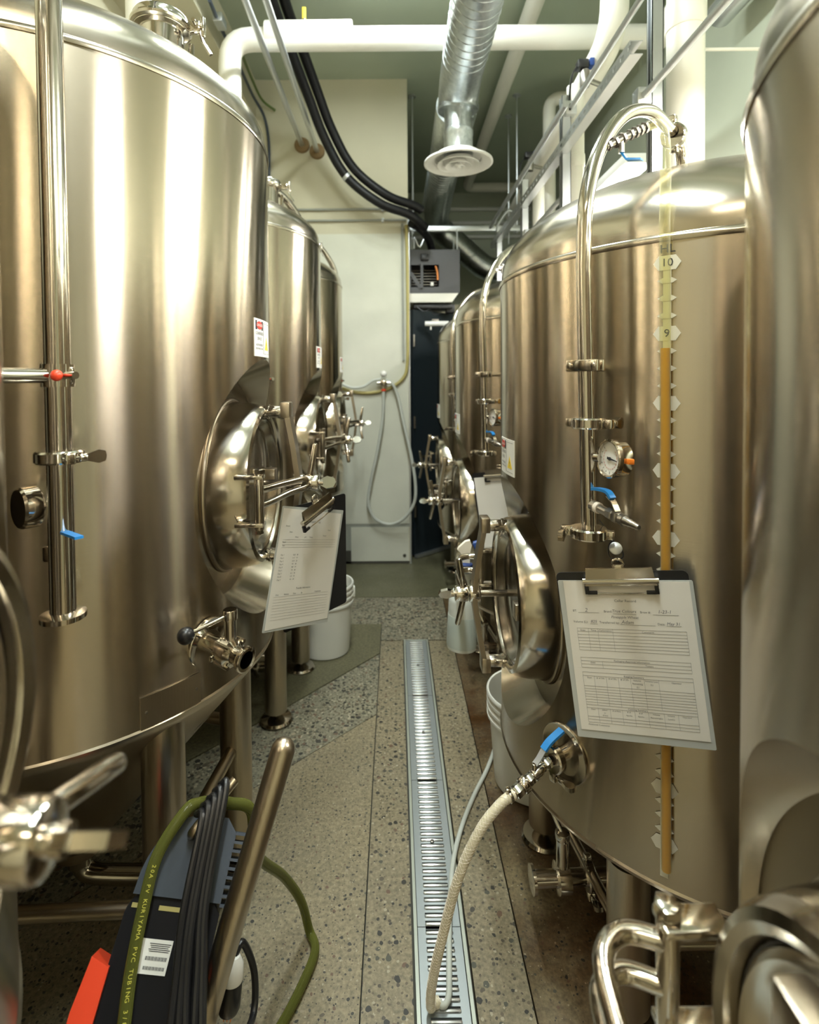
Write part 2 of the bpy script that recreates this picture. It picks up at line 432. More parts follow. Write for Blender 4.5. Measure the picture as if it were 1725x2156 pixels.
for k in range(6):
    y1 = DY1 - .002 - k * .5; y0 = y1 - .498
    o = MB()
    hw, sw = .0525, .033
    for sx in (-1, 1): o.box((sx * (hw + sw) / 2, .249, -.004), (hw - sw, .498, .008))
    for j in range(25):
        o.box((0, j * .0208 - .0012 + .0, -.004), (2 * sw, .0105, .008))
    if gm is None:
        gr = o.obj('grate', 'grate_grey', dr, flat=True); gm = gr.data
    else:
        gr = bpy.data.objects.new('grate', gm); COL.objects.link(gr); gr.parent = dr
    gr.location = (xc - dr.location.x, y0 - 1.0, 0.0)
    for j in range(24):
        if lm is None:
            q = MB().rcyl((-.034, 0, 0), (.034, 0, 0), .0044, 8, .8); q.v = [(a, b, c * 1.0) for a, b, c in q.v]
            lo = q.obj('louvre', 'louvre_lit', gr); lm = lo.data
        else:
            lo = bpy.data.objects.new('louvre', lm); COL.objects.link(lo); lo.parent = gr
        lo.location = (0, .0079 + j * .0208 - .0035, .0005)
    MB().rcyl((0, .249, 0), (0, .249, .005), .006, 12).obj('locking_screw', 'steel_dark', gr)

# boarded partition at the end of the left row
part = struct(MB().box(((X_L + .105) / 2, Y_P + .5, Z_C / 2), (.105 - X_L, 1.0, Z_C)).obj('wall_partition', 'wall_cream', flat=True))
def board(x0, x1, z0, z1, th, mat, name='panel'):
    return MB().box(((x0 + x1) / 2, Y_P - th / 2, (z0 + z1) / 2), (x1 - x0, th, z1 - z0)).obj(name, mat, part, flat=True)
board(X_L, .100, .30, 2.44, .006, 'board_white')
board(-.62, -.40, .02, .275, .005, 'board_white'); board(-.335, .096, .02, .275, .005, 'board_white')
board(X_L, .105, .275, .30, .003, 'grey_stain', 'sealant_strip'); board(-.40, -.335, .10, .275, .003, 'grey_stain', 'sealant_strip')
board(-.41, -.335, 0.0, .10, .004, 'dark_stain', 'rotten_patch'); board(X_L, .10, 0.0, .018, .004, 'dark_stain', 'rotten_patch')
MB().lathe([(.0001, .007), (.010, .006), (.014, 0)], frame((.062, Y_P - .004, .06), (0, -1, 0)), 9).obj('rotten_patch', 'dark_stain', part)
MB().box((.108, Y_P + .05, 1.3), (.012, .11, 2.6)).obj('corner_angle', 'strut_steel', part, flat=True)

# dark door beside it
a, b = V((.142, 4.15, 0)), V((.76, 4.70, 0)); d = (b - a).normalized(); nrm = V((d.y, -d.x, 0))
mt = axes(a, d, -nrm, (0, 0, 1))
door = struct(MB().box(((b - a).length / 2, .025, .96), ((b - a).length, .05, 1.88), mt).obj('door_1', 'door_black', flat=True))
MB().box(((b - a).length / 2, -.01, .018), ((b - a).length, .03, .022), mt).obj('door_sweep', 'strut_steel', door, flat=True)
for z in (.32, 1.0, 1.62): MB().cyl(mt @ V((-.002, -.01, z)), mt @ V((-.002, -.01, z + .09)), .009, 12).obj('hinge', 'steel_dark', door)
MB().box((0.85, 4.86, .96), (.25, .05, 1.90)).obj('side_leaf', 'door_black', door, flat=True)

# ------------------------------------------------------------------ tanks
def tri_clamp(mb, c, ax, pr, wing=(1, 0, 0), ring=.015):
    """sanitary clamp round a pipe of radius pr, wing nut pointing along wing"""
    c = V(c); ax = V(ax).normalized(); R = pr + ring
    mb.lathe([(pr, -.009), (R - .003, -.010), (R, -.007), (R, .007), (R - .003, .010), (pr, .009)], frame(c, ax), 28)
    wv = V(wing); wv = (wv - ax * wv.dot(ax)).normalized(); sd = ax.cross(wv)
    mt = axes(c, wv, sd, ax)
    mb.bbox((R + .006, 0, 0), (.022, .016, .018), .003, mt)
    mb.bbox((-R - .004, 0, 0), (.014, .018, .016), .003, mt)
    p = c + wv * (R + .008)
    mb.cyl(p - sd * .010, p + sd * .034, .0032, 10)
    mb.rcyl(p + sd * .014, p + sd * .026, .0068, 12)
    mb.prism([(-.006, -.004), (.016, -.011), (.026, -.008), (.028, 0), (.026, .008), (.016, .011), (-.006, .004)], .0045, axes(p + sd * .026, sd, ax, wv), -.0045)
    return mb

def manway(root, r, mz, bent=False):
    """round side manway facing +X: neck, door, yoke, screw handle and hinge"""
    fx = lambda x, u, v: V((r - .5 + x, u, mz + v))
    f0 = axes((r - .5, 0, mz), (0, 1, 0), (0, 0, 1), (1, 0, 0))
    MB().lathe([(.212, .36), (.211, .41), (.205, .46), (.199, .488), (.193, .500), (.184, .504), (.176, .500), (.172, .490), (.172, .38)], f0, 64).obj('manway_neck', 'steel_neck', root)
    MB().torus(axes((r - .5 + .411, 0, mz), (0, 1, 0), (0, 0, 1), (1, 0, 0)), .212, .005, 64, 8).obj('neck_weld', 'steel_satin', root)
    dn = MB().lathe([(.0001, .458), (.06, .459), (.11, .463), (.138, .468), (.148, .476), (.154, .490), (.162, .495), (.169, .489), (.171, .476), (.171, .455)], f0, 64).obj('manway_door', 'steel_head', root)
    MB().torus(axes((r - .5 + .484, 0, mz), (0, 1, 0), (0, 0, 1), (1, 0, 0)), .1725, .0035, 64, 8).obj('gasket', 'black_rubber', dn)
    o = MB(); o.bbox((r - .5 + .480, .112, mz), (.04, .034, .04), .002); o.obj('latch_block', 'steel_satin', dn)
    o = MB(); o.cyl(fx(.488, .128, 0), fx(.488, .148, .0), .006, 12); o.sphere(fx(.488, .150, -.002), .008, 12); o.obj('latch_pin', 'steel_polished', dn)
    for s in (-1, 1):
        p = MB(); p.rcyl(fx(.494, 0, s * .183), fx(.552, 0, s * .183), .0155, 24, .12)
        p.lathe([(.0155, 0), (.0185, .001), (.0185, .006), (.0155, .007)], frame(fx(.503, 0, s * .183), (1, 0, 0)), 24)
        p.obj('yoke_post', 'steel_polished', root)
    y = MB(); y.bar([fx(.552, 0, .204), fx(.557, 0, .178), fx(.571, 0, .10), fx(.582, 0, .022), fx(.582, 0, -.022), fx(.571, 0, -.10), fx(.557, 0, -.178), fx(.552, 0, -.204)], (0, 1, 0), .044, .013)
    for s in (-1, 1): y.bbox((r - .5 + .553, 0, mz + s * .187), (.024, .046, .04), .003)
    y.obj('yoke', 'steel_satin', root, 25)
    h = MB(); h.rcyl(fx(.566, 0, 0), fx(.596, 0, 0), .023, 24, .15); h.cyl(fx(.44, 0, 0), fx(.645, 0, 0), .009, 16); h.rcyl(fx(.598, 0, 0), fx(.634, 0, 0), .021, 24, .2)
    hd = h.obj('screw_handle', 'steel_polished', root)
    for du, dv in ((.012, .100), (-.030, -.097)):
        a = fx(.610, du * .15, dv * .15); MB().rcyl(a, fx(.612 + .012, du, dv), .0078, 16, .6).obj('spoke', 'steel_polished', hd)
    MB().prism([(-.012, -.007), (.006, -.017), (.024, -.012), (.030, 0), (.024, .012), (.006, .017), (-.012, .007)], .004, axes(fx(.648, 0, 0), (1, 0, 0), (0, .5, .866), (0, -.866, .5)), -.004).obj('wing_nut', 'steel_polished', hd)
    hg = None
    for v in (.052, -.052):
        g = MB(); g.bbox((r - .5 + .512, -.2065, mz + v), (.062, .030, .009), .002)
        o = g.obj('hinge_tab', 'steel_polished', root); hg = hg or o
    q = MB().rcyl(fx(.533, -.209, -.064), fx(.533, -.209, .062), .0105, 18, .2); q.lathe([(.009, 0), (.013, .002), (.013, .010), (.009, .012)], frame(fx(.533, -.209, .058), (0, 0, 1)), 6); q.lathe([(.007, 0), (.009, .002), (.009, .008), (.007, .010)], frame(fx(.533, -.209, -.074), (0, 0, 1)), 6)
    q.obj('hinge_pin', 'steel_polished', root)
    q = MB().tube(smoothpath([fx(.535, -.202, -.012), fx(.552, -.16, -.010), fx(.574, -.10, -.006), fx(.600, -.032, -.006), fx(.606, -.012, .0), fx(.600, -.028, .014), fx(.570, -.10, .018), fx(.548, -.16, .020), fx(.535, -.202, .022)], 6), .0085, 12)
    if bent:
        q = MB().tube(smoothpath([fx(.533, -.209, -.014), fx(.572, -.222, -.014), fx(.600, -.203, -.012), fx(.606, -.15, -.010), fx(.604, -.07, -.008), fx(.603, -.012, -.004), fx(.604, -.06, .012), fx(.606, -.14, .020), fx(.600, -.195, .028), fx(.572, -.218, .030), fx(.533, -.209, .030)], 6), .0095, 14)
    q.obj('swing_arm', 'steel_polished', root)

def cut_shell(r, z0, z1, mz):
    """clad cylinder with the flared pocket of the manway cut into it"""
    n = 160; rows = 26
    o = MB(); o.lathe([(r, z0 + (z1 - z0) * k / rows) for k in range(rows + 1)], M(), n)
    sh = o.obj('shell', 'steel_shell', flat=True)
    c = MB(); c.lathe([(.262, .408), (.272, .418), (.318, .52), (.36, .60)], axes((r - .5, 0, mz), (0, 1.02, 0), (0, 0, 1.02), (1, 0, 0)), 96)
    cu = c.obj('cutter', 'steel_shell', flat=True)
    bo = sh.modifiers.new('b', 'BOOLEAN'); bo.operation = 'DIFFERENCE'; bo.object = cu; bo.solver = 'EXACT'
    me = bpy.data.meshes.new_from_object(sh.evaluated_get(bpy.context.evaluated_depsgraph_get()))
    bpy.data.objects.remove(sh); bpy.data.objects.remove(cu)
    me.name = 'shell'
    me.polygons.foreach_set('use_smooth', [True] * len(me.polygons)); me.set_sharp_from_angle(angle=math.radians(22))
    ob = bpy.data.objects.new('shell', me); COL.objects.link(ob); return ob

def warning_label(root, r, ang, zc):
    wd, ht = .125, .092
    lb = MB(); n = 14
    pl = rrect(wd, ht, .006); lb.prism(pl, .0012, M(), .0002)
    # cut into strips so that it bends
    lb = MB()
    for k in range(n):
        x0, x1 = -wd / 2 + wd * k / n, -wd / 2 + wd * (k + 1) / n
        lb.prism([(x0, -ht / 2), (x1, -ht / 2), (x1, ht / 2), (x0, ht / 2)], .0012, M(), .0002)
    lo = lb.wrap(ang, zc, r).obj('warning_label', 'label_white', root)
    k = MB(); k.prism(rrect(.052, .022, .001, 1), .0016, M.Translation((-.030, .030, 0)), .0013); k.wrap(ang, zc, r).obj('label_header', 'black_ink', lo)
    k = MB(); k.lathe([(.0001, .0021), (.0098, .0021), (.0098, .0016)], M.Translation((-.030, .030, 0)) @ M.Diagonal((2.1, 1, 1, 1)), 24); k.wrap(ang, zc, r).obj('label_oval', 'red_print', lo)
    k = MB(); k.text('DANGER', .0095, M.Translation((-.030, .030, .0024))); k.wrap(ang, zc, r).obj('label_word', 'label_white', lo)
    k = MB()
    for t, y, s in (('CONFINED', .010, .0105), ('SPACE', -.003, .0105), ('AUTHORIZED', -.018, .0075), ('PERSONNEL ONLY', -.027, .0062)):
        k.text(t, s, M.Translation((-.030, y, .0016)))
    k.box((.0, 0, .0015), (.0008, ht * .86, .0004))
    for x, y, a, b in ((.030, .038, .046, .0007), (.030, -.038, .046, .0007)): k.box((x, y, .0015), (a, b, .0004))
    k.wrap(ang, zc, r).obj('label_text', 'black_ink', lo)
    k = MB(); k.prism([(-.018, -.014), (.018, -.014), (0, .018)], .0017, M.Translation((.030, -.014, 0)), .0013); k.wrap(ang, zc, r).obj('label_triangle', 'yellow_print', lo)
    k = MB(); k.text('!', .02, M.Translation((.030, -.016, .0019))); k.wrap(ang, zc, r).obj('label_mark', 'black_ink', lo)

def rad(ang, rr, z): return V((rr * math.cos(ang), rr * math.sin(ang), z))
def legs(root, pts, top, lr=.043):
    for (x, y) in pts:
        lg = MB().cyl((x, y, .045), (x, y, top), lr, 28).obj('leg', 'steel_satin', root)
        f = MB(); f.lathe([(.062, .001), (.066, .008), (.060, .016), (.030, .022), (.014, .026), (.014, .05)], frame((x, y, 0), (0, 0, 1)), 28)
        f.obj('foot', 'steel_polished', lg)
def braces(root, prs, r=.016):
    for a, b in prs: MB().cyl(a, b, r, 14).obj('brace', 'steel_satin', root)

def head(r, z, h, lip):
    pr = [(r + .002, z - .004), (r + .004, z + .002), (r + .002, z + .008)] if lip else [(r - .004, z - .004)]
    pr += [(r - .004, z + .012), (r - .004, z + .030)]
    for k in range(1, 15):
        t = k / 14 * PI / 2; pr.append((max(1e-6, (r - .004) * math.cos(t) ** .92), z + .030 + (h - .03) * math.sin(t)))
    return pr

def fermenter():
    r, zb, zt, mz = .50, .69, 1.95, 1.095
    root = thing('fermenter_tank', 'x', 'tank')
    s = cut_shell(r, zb, zt, mz); s.parent = root
    MB().lathe(head(r, zt, .20, True), M(), 128).obj('top_head', 'steel_head', root, 50)
    MB().lathe([(r - .002, zb + .004), (r + .003, zb - .002), (r + .001, zb - .010), (r - .012, zb - .026), (.062, .175), (.060, .15)], M(), 128).obj('bottom_cone', 'steel_cone', root, 30)
    o = MB().cyl((0, 0, .11), (0, 0, .16), .03, 24); o.tube(smoothpath([(0, 0, .12), (.02, 0, .085), (.10, 0, .075), (.30, 0, .075)], 5), .024, 16); tri_clamp(o, (.20, 0, .075), (1, 0, 0), .024, (0, 0, 1)); o.obj('drain_outlet', 'steel_polished', root)
    manway(root, r, mz)
    legs(root, [(.345, -.280), (.375, .12), (-.30, -.31), (-.30, .31)], .665)
    braces(root, [((.345, -.28, .34), (.375, .12, .34)), ((-.30, -.31, .34), (-.30, .31, .34)), ((.375, .12, .40), (-.30, .31, .40)), ((.345, -.28, .26), (-.30, -.31, .26))])
    warning_label(root, r, math.radians(-2), 1.462)
    # name plate low on the shell
    k = MB(); n = 10; wd, ht = .125, .062
    for i in range(n):
        x0, x1 = -wd / 2 + wd * i / n, -wd / 2 + wd * (i + 1) / n; k.prism([(x0, -ht / 2), (x1, -ht / 2), (x1, ht / 2), (x0, ht / 2)], .0025, M(), .0005)
    npl = k.wrap(math.radians(-40), .722, r).obj('name_plate', 'steel_satin', root)
    k = MB()
    for x in (-.052, .052): k.lathe([(.0028, .0025), (.0028, .004), (.001, .0045)], M.Translation((x, 0, 0)), 10)
    k.wrap(math.radians(-40), .722, r).obj('rivet', 'steel_dark', npl)
    # top port with clamp
    c = V((.29, -.09, 2.085))
    tp = MB().lathe([(.050, 0), (.050, .085), (.060, .089), (.062, .094), (.062, .116), (.059, .121), (.02, .125), (.0001, .125)], frame(c, (0, 0, 1)), 40).obj('top_port', 'steel_polished', root)
    q = MB(); q.torus(frame(c + V((0, 0, .099)), (0, 0, 1)), .060, .009, 40, 10); q.bbox(c + V((.078, 0, .098)), (.03, .018, .026), .004); q.cyl(c + V((.085, -.03, .098)), c + V((.085, .03, .098)), .005, 10)
    q.rcyl(c + V((.098, .0, .12)), c + V((.098, .0, .075)), .006, 10); q.tube(smoothpath([c + V((.09, 0, .09)), c + V((.10, 0, .06)), c + V((.115, 0, .035))], 4), .0045, 8); q.cyl(c + V((.062, .02, 0)), c + V((.062, .02, .07)), .007, 10)
    q.obj('clamp', 'steel_polished', tp)
    # blow-off pipe standing off the shell at the back
    a = math.radians(63.4); bp = rad(a, r + .145, 0); b2 = bp + V((-.012, -.02, 0))
    path = [bp + V((0, 0, .975)), bp + V((0, 0, 1.3)), bp + V((0, 0, 2.0))]
    arc = [bp + V((0, 0, 2.0)), bp * .93 + V((0, 0, 2.16)), bp * .74 + V((0, 0, 2.285)), bp * .52 + V((0, 0, 2.31)), bp * .36 + V((0, 0, 2.26)), bp * .30 + V((0, 0, 2.19))]
    po = MB().tube([path[0], path[1]] + smoothpath(arc, 7), .019, 24).obj('blowoff_pipe', 'steel_polished', root)
    q = MB(); tri_clamp(q, bp + V((0, 0, 1.235)), (0, 0, 1), .019, (.75, -.66, 0), .017); q.obj('clamp', 'steel_polished', po)
    q = MB(); sd = V((-math.sin(a), math.cos(a), 0)); n0 = V((math.cos(a), math.sin(a), 0))
    q.cyl(rad(a, r - .004, 1.365), bp - n0 * .02 + V((0, 0, 1.365)), .012, 16)
    q.lathe([(.0195, -.018), (.024, -.018), (.024, .018), (.0195, .018)], frame(bp + V((0, 0, 1.365)), (0, 0, 1)), 24)
    q.bbox(bp + V((0, 0, 1.365)) + sd * .0, (.050, .016, .03), .004, None)
    q.cyl(bp + V((0, 0, 1.365)) - sd * .02 - V((0, 0, 0)), bp + V((0, 0, 1.365)) - sd * .046, .006, 12)
    q.obj('pipe_bracket', 'steel_polished', po)
    q = MB(); q.sphere(bp + V((.012, -.022, 1.365)), .009, 14); q.obj('bracket_plug', 'red_plastic', po)
    q = MB(); q.lathe([(.019, 0), (.034, .004), (.034, .012), (.019, .016)], frame(bp + V((0, 0, .968)), (0, 0, 1)), 28); q.obj('end_ferrule', 'steel_polished', po)
    # gauge and purge valve on that pipe
    g0 = bp + V((0, 0, 1.15)); gd = V((-.60, .55, 0)).normalized()
    q = MB(); q.cyl(g0, g0 + gd * .035, .007, 12); q.lathe([(.030, 0), (.034, .004), (.034, .026), (.031, .030), (.020, .030)], frame(g0 + gd * .055 - V((.012, .012, 0)), (-.55, -.75, 0)), 32); q.obj('pressure_gauge', 'steel_polished', po)
    v0 = bp + V((0, 0, 1.068)); q = MB(); q.cyl(v0, v0 + gd * .07, .009, 14); q.bbox(v0 + gd * .05, (.022, .022, .026), .003); q.rcyl(v0 + gd * .05, v0 + gd * .05 + V((0, 0, .032)), .006, 10); q.obj('purge_valve', 'steel_polished', po)
    q = MB(); q.bar([v0 + gd * .05 + V((0, 0, .034)), v0 + gd * .02 + V((.01, -.01, .046)), v0 - gd * .06 + V((.02, -.02, .052))], (0, 0, 1), .004, .012); q.obj('valve_lever', 'blue_vinyl', po)
    return root

def number_marks(root, r, ang):
    zs = {10: 1.568, 9: 1.437, 8: 1.307, 7: 1.180, 6: 1.052, 5: .93, 4: .81, 3: .690, 2: .573, 1: .466}
    sc_ = MB(); sc_.box((0, 0.5 * (zs[10] + .40), .0012), (.014, zs[10] - .40, .0006))
    num = []
    for k in range(10, 0, -1):
        z = zs[k]; h = .0135; w_ = .0235
        sc_.prism([(-w_, 0), (-w_ + .009, h), (w_ - .009, h), (w_, 0), (w_ - .009, -h), (-w_ + .009, -h)], .0022, M.Translation((0, z, 0)), .0014)
        num.append((str(k), .021, M.Translation((.0, z, .0026))))
        if k > 1:
            zn = zs[k - 1]
            for j in (1, 2, 3):
                zz = z + (zn - z) * j / 4; w2, h2 = .0165, .0050
                sc_.prism([(-w2, 0), (-w2 + .008, h2), (w2 - .008, h2), (w2, 0), (w2 - .008, -h2), (-w2 + .008, -h2)], .0022, M.Translation((0, zz, 0)), .0014)
    num.append(('HL', .022, M.Translation((0, zs[10] + .026, .0016))))
    so = sc_.wrap(ang, 0, r).obj('volume_scale', 'scale_white', root)
    for t_, s_, m_ in num: MB().text(t_, s_, m_).wrap(ang, 0, r).obj('numeral', 'black_ink', so)

def bright_tank():
    r, zb, zt, mz = .53, .38, 1.612, .783
    root = thing('bright_tank', 'x', 'tank')
    s = cut_shell(r, zb, zt, mz); s.parent = root
    MB().lathe(head(r, zt, .245, True), M(), 128).obj('top_head', 'steel_head', root, 50)
    MB().lathe([(r - .002, zb + .005), (r + .003, zb - .002), (r - .002, zb - .012), (r - .02, zb - .022), (r - .08, zb - .036), (.30, zb - .062), (.05, zb - .10), (.04, zb - .18)], M(), 128).obj('bottom_dish', 'steel_cone', root, 30)
    manway(root, r, mz, True)
    legs(root, [(.34, .335), (.39, -.13), (-.34, -.335), (-.34, .335)], .355)
    braces(root, [((.34, .335, .17), (.39, -.13, .17)), ((-.34, .335, .17), (-.34, -.335, .17)), ((.34, .335, .17), (-.34, .335, .17))], .013)
    warning_label(root, r, math.radians(3), 1.155)
    number_marks(root, r, math.radians(54.0))
    # bottom outlet with butterfly valve reaching to the aisle
    o = MB(); o.tube(smoothpath([(.0, .10, .21), (.04, .12, .17), (.14, .15, .155), (.50, .17, .155)], 5), .019, 16); ob = o.obj('bottom_outlet', 'steel_polished', root)
    q = MB(); tri_clamp(q, (.36, .16, .155), (1, .05, 0), .019, (0, .3, -1)); q.obj('clamp', 'steel_polished', ob)
    MB().lathe([(.019, 0), (.031, .003), (.031, .010), (.019, .012)], frame((.492, .17, .155), (1, .05, 0)), 28).obj('end_ferrule', 'steel_polished', ob)
    q = MB(); q.lathe([(.019, 0), (.034, .002), (.034, .030), (.019, .032)], frame((.41, .165, .155), (1, .05, 0)), 28)
    q.cyl((.426, .166, .18), (.426, .166, .255), .015, 20); q.rcyl((.426, .166, .25), (.426, .166, .268), .017, 20, .1); q.obj('outlet_valve', 'steel_polished', ob)
    q = MB(); q.cyl((.426, .166, .258), (.455, .14, .325), .0045, 10); q.obj('valve_lever', 'steel_polished', ob)
    q = MB(); q.sphere((.460, .135, .335), .017, 16); q.obj('lever_knob', 'black_plastic', ob)
    # blow-off pipe
    a = math.radians(43.5); bp = rad(a, r + .125, 0); lean = V((-.014, -.010, 0))
    arc = [bp + V((0, 0, 1.56)), bp * .985 + V((0, 0, 1.68)), bp * .90 + V((0, 0, 1.79)), bp * .74 + V((0, 0, 1.885)), bp * .54 + V((0, 0, 1.935)), bp * .36 + V((0, 0, 1.93))]
    po = MB().tube([bp + lean + V((0, 0, 1.075)), bp + lean * .5 + V((0, 0, 1.3))] + smoothpath(arc, 8), .0137, 24).obj('blowoff_pipe', 'steel_polished', root)
    q = MB(); n0 = V((math.cos(a), math.sin(a), 0)); sd = V((-math.sin(a), math.cos(a), 0))
    e = bp * .34 + V((0, 0, 1.923)); tri_clamp(q, e, n0 + V((0, 0, -.15)), .0137, (0, 0, 1)); q.tube(smoothpath([e, e - n0 * .04 + V((0, 0, -.01)), e - n0 * .06 + V((0, 0, -.05)), e - n0 * .062 + V((0, 0, -.12))], 5), .0137, 16); tri_clamp(q, e - n0 * .062 + V((0, 0, -.075)), (0, 0, 1), .0137, sd)
    q.obj('clamp', 'steel_polished', po)
    q = MB(); tri_clamp(q, bp + lean * .8 + V((0, 0, 1.272)), (0, 0, 1), .0137, sd, .017); q.obj('clamp', 'steel_polished', po)
    q = MB(); tri_clamp(q, bp + lean + V((0, 0, 1.068)), (0, 0, 1), .0137, -sd * .9 + n0 * .3, .020); q.obj('clamp', 'steel_polished', po)
    q = MB(); z = 1.378; pb = bp + lean * .3 + V((0, 0, z))
    q.cyl(rad(a - .05, r - .003, z), pb - sd * .02, .0075, 12)
    mt = axes(pb, sd, n0, (0, 0, 1)); q.bbox((0, .010, 0), (.062, .012, .022), .003, mt); q.bbox((0, -.012, 0), (.062, .010, .022), .003, mt)
    for x in (-.023, .023): q.rcyl(pb + sd * x + n0 * .014, pb + sd * x + n0 * .020, .0055, 12)
    q.obj('pipe_bracket', 'steel_polished', po)
    # gauge: faces across the aisle
    g0 = bp + lean * .8 + V((0, 0, 1.21)); gx = -sd                                  # away from the aisle side of the pipe
    q = MB(); q.cyl(g0, g0 + sd * .022, .008, 14)
    q.obj('gauge_stem', 'steel_polished', po)
    gf = (n0 * .80 - sd * .45 + V((0, 0, .06))).normalized(); gc = g0 + sd * .050 - n0 * .004
    gm_ = frame(gc - gf * .016, gf, (0, 0, 1))
    ga = MB().lathe([(.026, 0), (.032, .003), (.0335, .022), (.0350, .024), (.0350, .031), (.0325, .033), (.0300, .032), (.0295, .026)], gm_, 40).obj('pressure_gauge', 'steel_polished', root)
    MB().lathe([(.0001, .0262), (.0297, .0262), (.0297, .024)], gm_, 40).obj('dial', 'label_white', ga)
    q = MB()
    for k in range(13):
        an = math.radians(225 - 270 * k / 12); c_, s_ = math.cos(an), math.sin(an)
        q.box((0, 0, 0), (.0045 if k % 3 == 0 else .003, .0006, .0003), gm_ @ M.Translation((-s_ * .0255, c_ * .0255, .0267)) @ M.Rotation(an + PI / 2, 4, 'Z'))
    q.prism([(-.0022, -.007), (.0022, -.007), (.0006, .020), (-.0006, .020)], .0285, gm_ @ M.Rotation(math.radians(-187), 4, 'Z'), .0276); q.lathe([(.003, .027), (.003, .0290), (.0001, .0293)], gm_, 16)
    q.obj('needle', 'black_ink', ga)
    q = MB()
    for k in range(16):
        an = math.radians(225 - 270 * k / 15); c_, s_ = math.cos(an), math.sin(an)
        q.box((0, 0, 0), (.0005, .0034, .0003), gm_ @ M.Translation((-s_ * .0185, c_ * .0185, .0267)) @ M.Rotation(an + PI / 2, 4, 'Z'))
    q.obj('red_scale', 'red_print', ga)
    MB().bbox((0, 0, 0), (.010, .010, .012), .002, gm_ @ M.Translation((0, -.0345, .012))).obj('fill_plug', 'orange_plastic', ga)
    # purge valve with blue lever
    v0 = bp + lean * .9 + V((0, 0, 1.123)); vd = (sd * .92 + n0 * .38 + V((0, 0, -.13))).normalized()
    q = MB(); q.cyl(v0, v0 + vd * .022, .010, 16); q.cyl(v0 + vd * .02, v0 + vd * .060, .0078, 16); q.lathe([(.008, 0), (.0105, .002), (.0105, .012), (.008, .014)], frame(v0 + vd * .050, vd), 6); q.bbox(v0 + vd * .072, (.018, .018, .018), .003, None)
    q.lathe([(.008, 0), (.0105, .002), (.0105, .010), (.0085, .011), (.0065, .020), (.0075, .021), (.0052, .028), (.0064, .029), (.0045, .036), (.0055, .037), (.004, .042)], frame(v0 + vd * .080, vd), 16)
    pv = q.obj('purge_valve', 'steel_dark', root)
    MB().cyl(v0 + vd * .021, v0 + vd * .029, .0102, 14).obj('thread_tape', 'teflon', pv)
    q = MB(); q.bar([v0 + vd * .074 + V((0, 0, .010)), v0 + vd * .064 + V((0, 0, .024)), v0 + vd * .052 + V((0, 0, .030))], vd.cross(V((0, 0, 1))), .012, .002); q.obj('lever_plate', 'steel_polished', pv)
    q = MB(); lv = [v0 + vd * .062 + V((0, 0, .029)), v0 + vd * .050 + V((0, 0, .037)), v0 + vd * .024 + V((0, 0, .034)), v0 - vd * .006 + V((0, 0, .024))]
    q.bar(smoothpath(lv, 4), vd.cross(V((0, 0, 1))), .0125, .005); q.obj('valve_lever', 'blue_vinyl', pv)
    # sight tube
    s0 = math.radians(53.8); tp = []
    for z in (.43, .8, 1.2, 1.56, 1.66): tp.append(rad(s0 + (1.56 - z) * .014, r + .014 + .004 * (1.66 - z), z))
    top = [rad(s0, r + .016, 1.66), rad(s0, r + .012, 1.74), rad(s0 - .01, r - .004, 1.805), rad(s0 - .04, r - .02, 1.836), rad(s0 - .075, r - .02, 1.838)]
    full = smoothpath(tp, 6)[:-1] + smoothpath(top, 6)
    so = MB().tube(full, .0094, 16).obj('sight_tube', 'clear_tube', root)
    lev = [p for p in smoothpath(tp, 6) if p.z < 1.408]; lev.append(rad(s0 + (1.56 - 1.41) * .014, r + .015, 1.409))
    MB().tube(lev, .0080, 14).obj('beer_column', 'beer', so)
    # cross valve between sight tube and pipe
    e0 = full[-1]; e1 = bp * .905 + V((0, 0, 1.785))
    q = MB(); q.cyl(e0, e1, .0075, 14)
    for t, rr in ((.05, .011), (.15, .0105), (.25, .011), (.36, .0105), (.52, .0115), (.68, .011), (.82, .010)): q.cyl(e0.lerp(e1, t - .025), e0.lerp(e1, t + .025), rr, 6)
    q.cyl(e0.lerp(e1, .55), e0.lerp(e1, .55) + V((.0, .0, -.026)), .006, 10); xv = q.obj('cross_valve', 'steel_dark', root)
    pm = e0.lerp(e1, .55) + V((0, 0, -.024)); q = MB(); q.bar([pm, pm + (e0 - e1).normalized() * .014 + V((0, 0, -.020)), pm + (e0 - e1).normalized() * .05 + V((0, 0, -.034))], n0, .012, .004); q.obj('valve_lever', 'blue_vinyl', xv)
    return root

L_Y = (0.30, 1.39, 2.43, 3.44); L_X = -.83
R_Y = (0.30, 1.45, 2.60, 3.73); R_X = .82
lab_L = ('fermenter beside the pump cart, its manway handle reaching over the cart',
         'conical steel fermenter with paper record clipped to its manway and a ball-handled valve',
         'conical steel fermenter with the white bucket standing at its legs',
         'steel fermenter standing against the cream boarded partition')
lab_R = ('bright steel tank opposite the pump cart, next to the tank with a beer-filled sight tube',
         'bright steel tank with amber sight tube, gauge and cellar record hung in front',
         'bright steel tank between the sight tube tank and the one by the dark door',
         'bright steel tank nearest the dark door at the end of the aisle')
f0 = fermenter(); LT = [f0] + [dup(f0) for _ in range(3)]
for o, y, t in zip(LT, L_Y, lab_L): o.location = (L_X, y, 0); o['label'] = t; o['group'] = 'conical fermenters along the left wall'
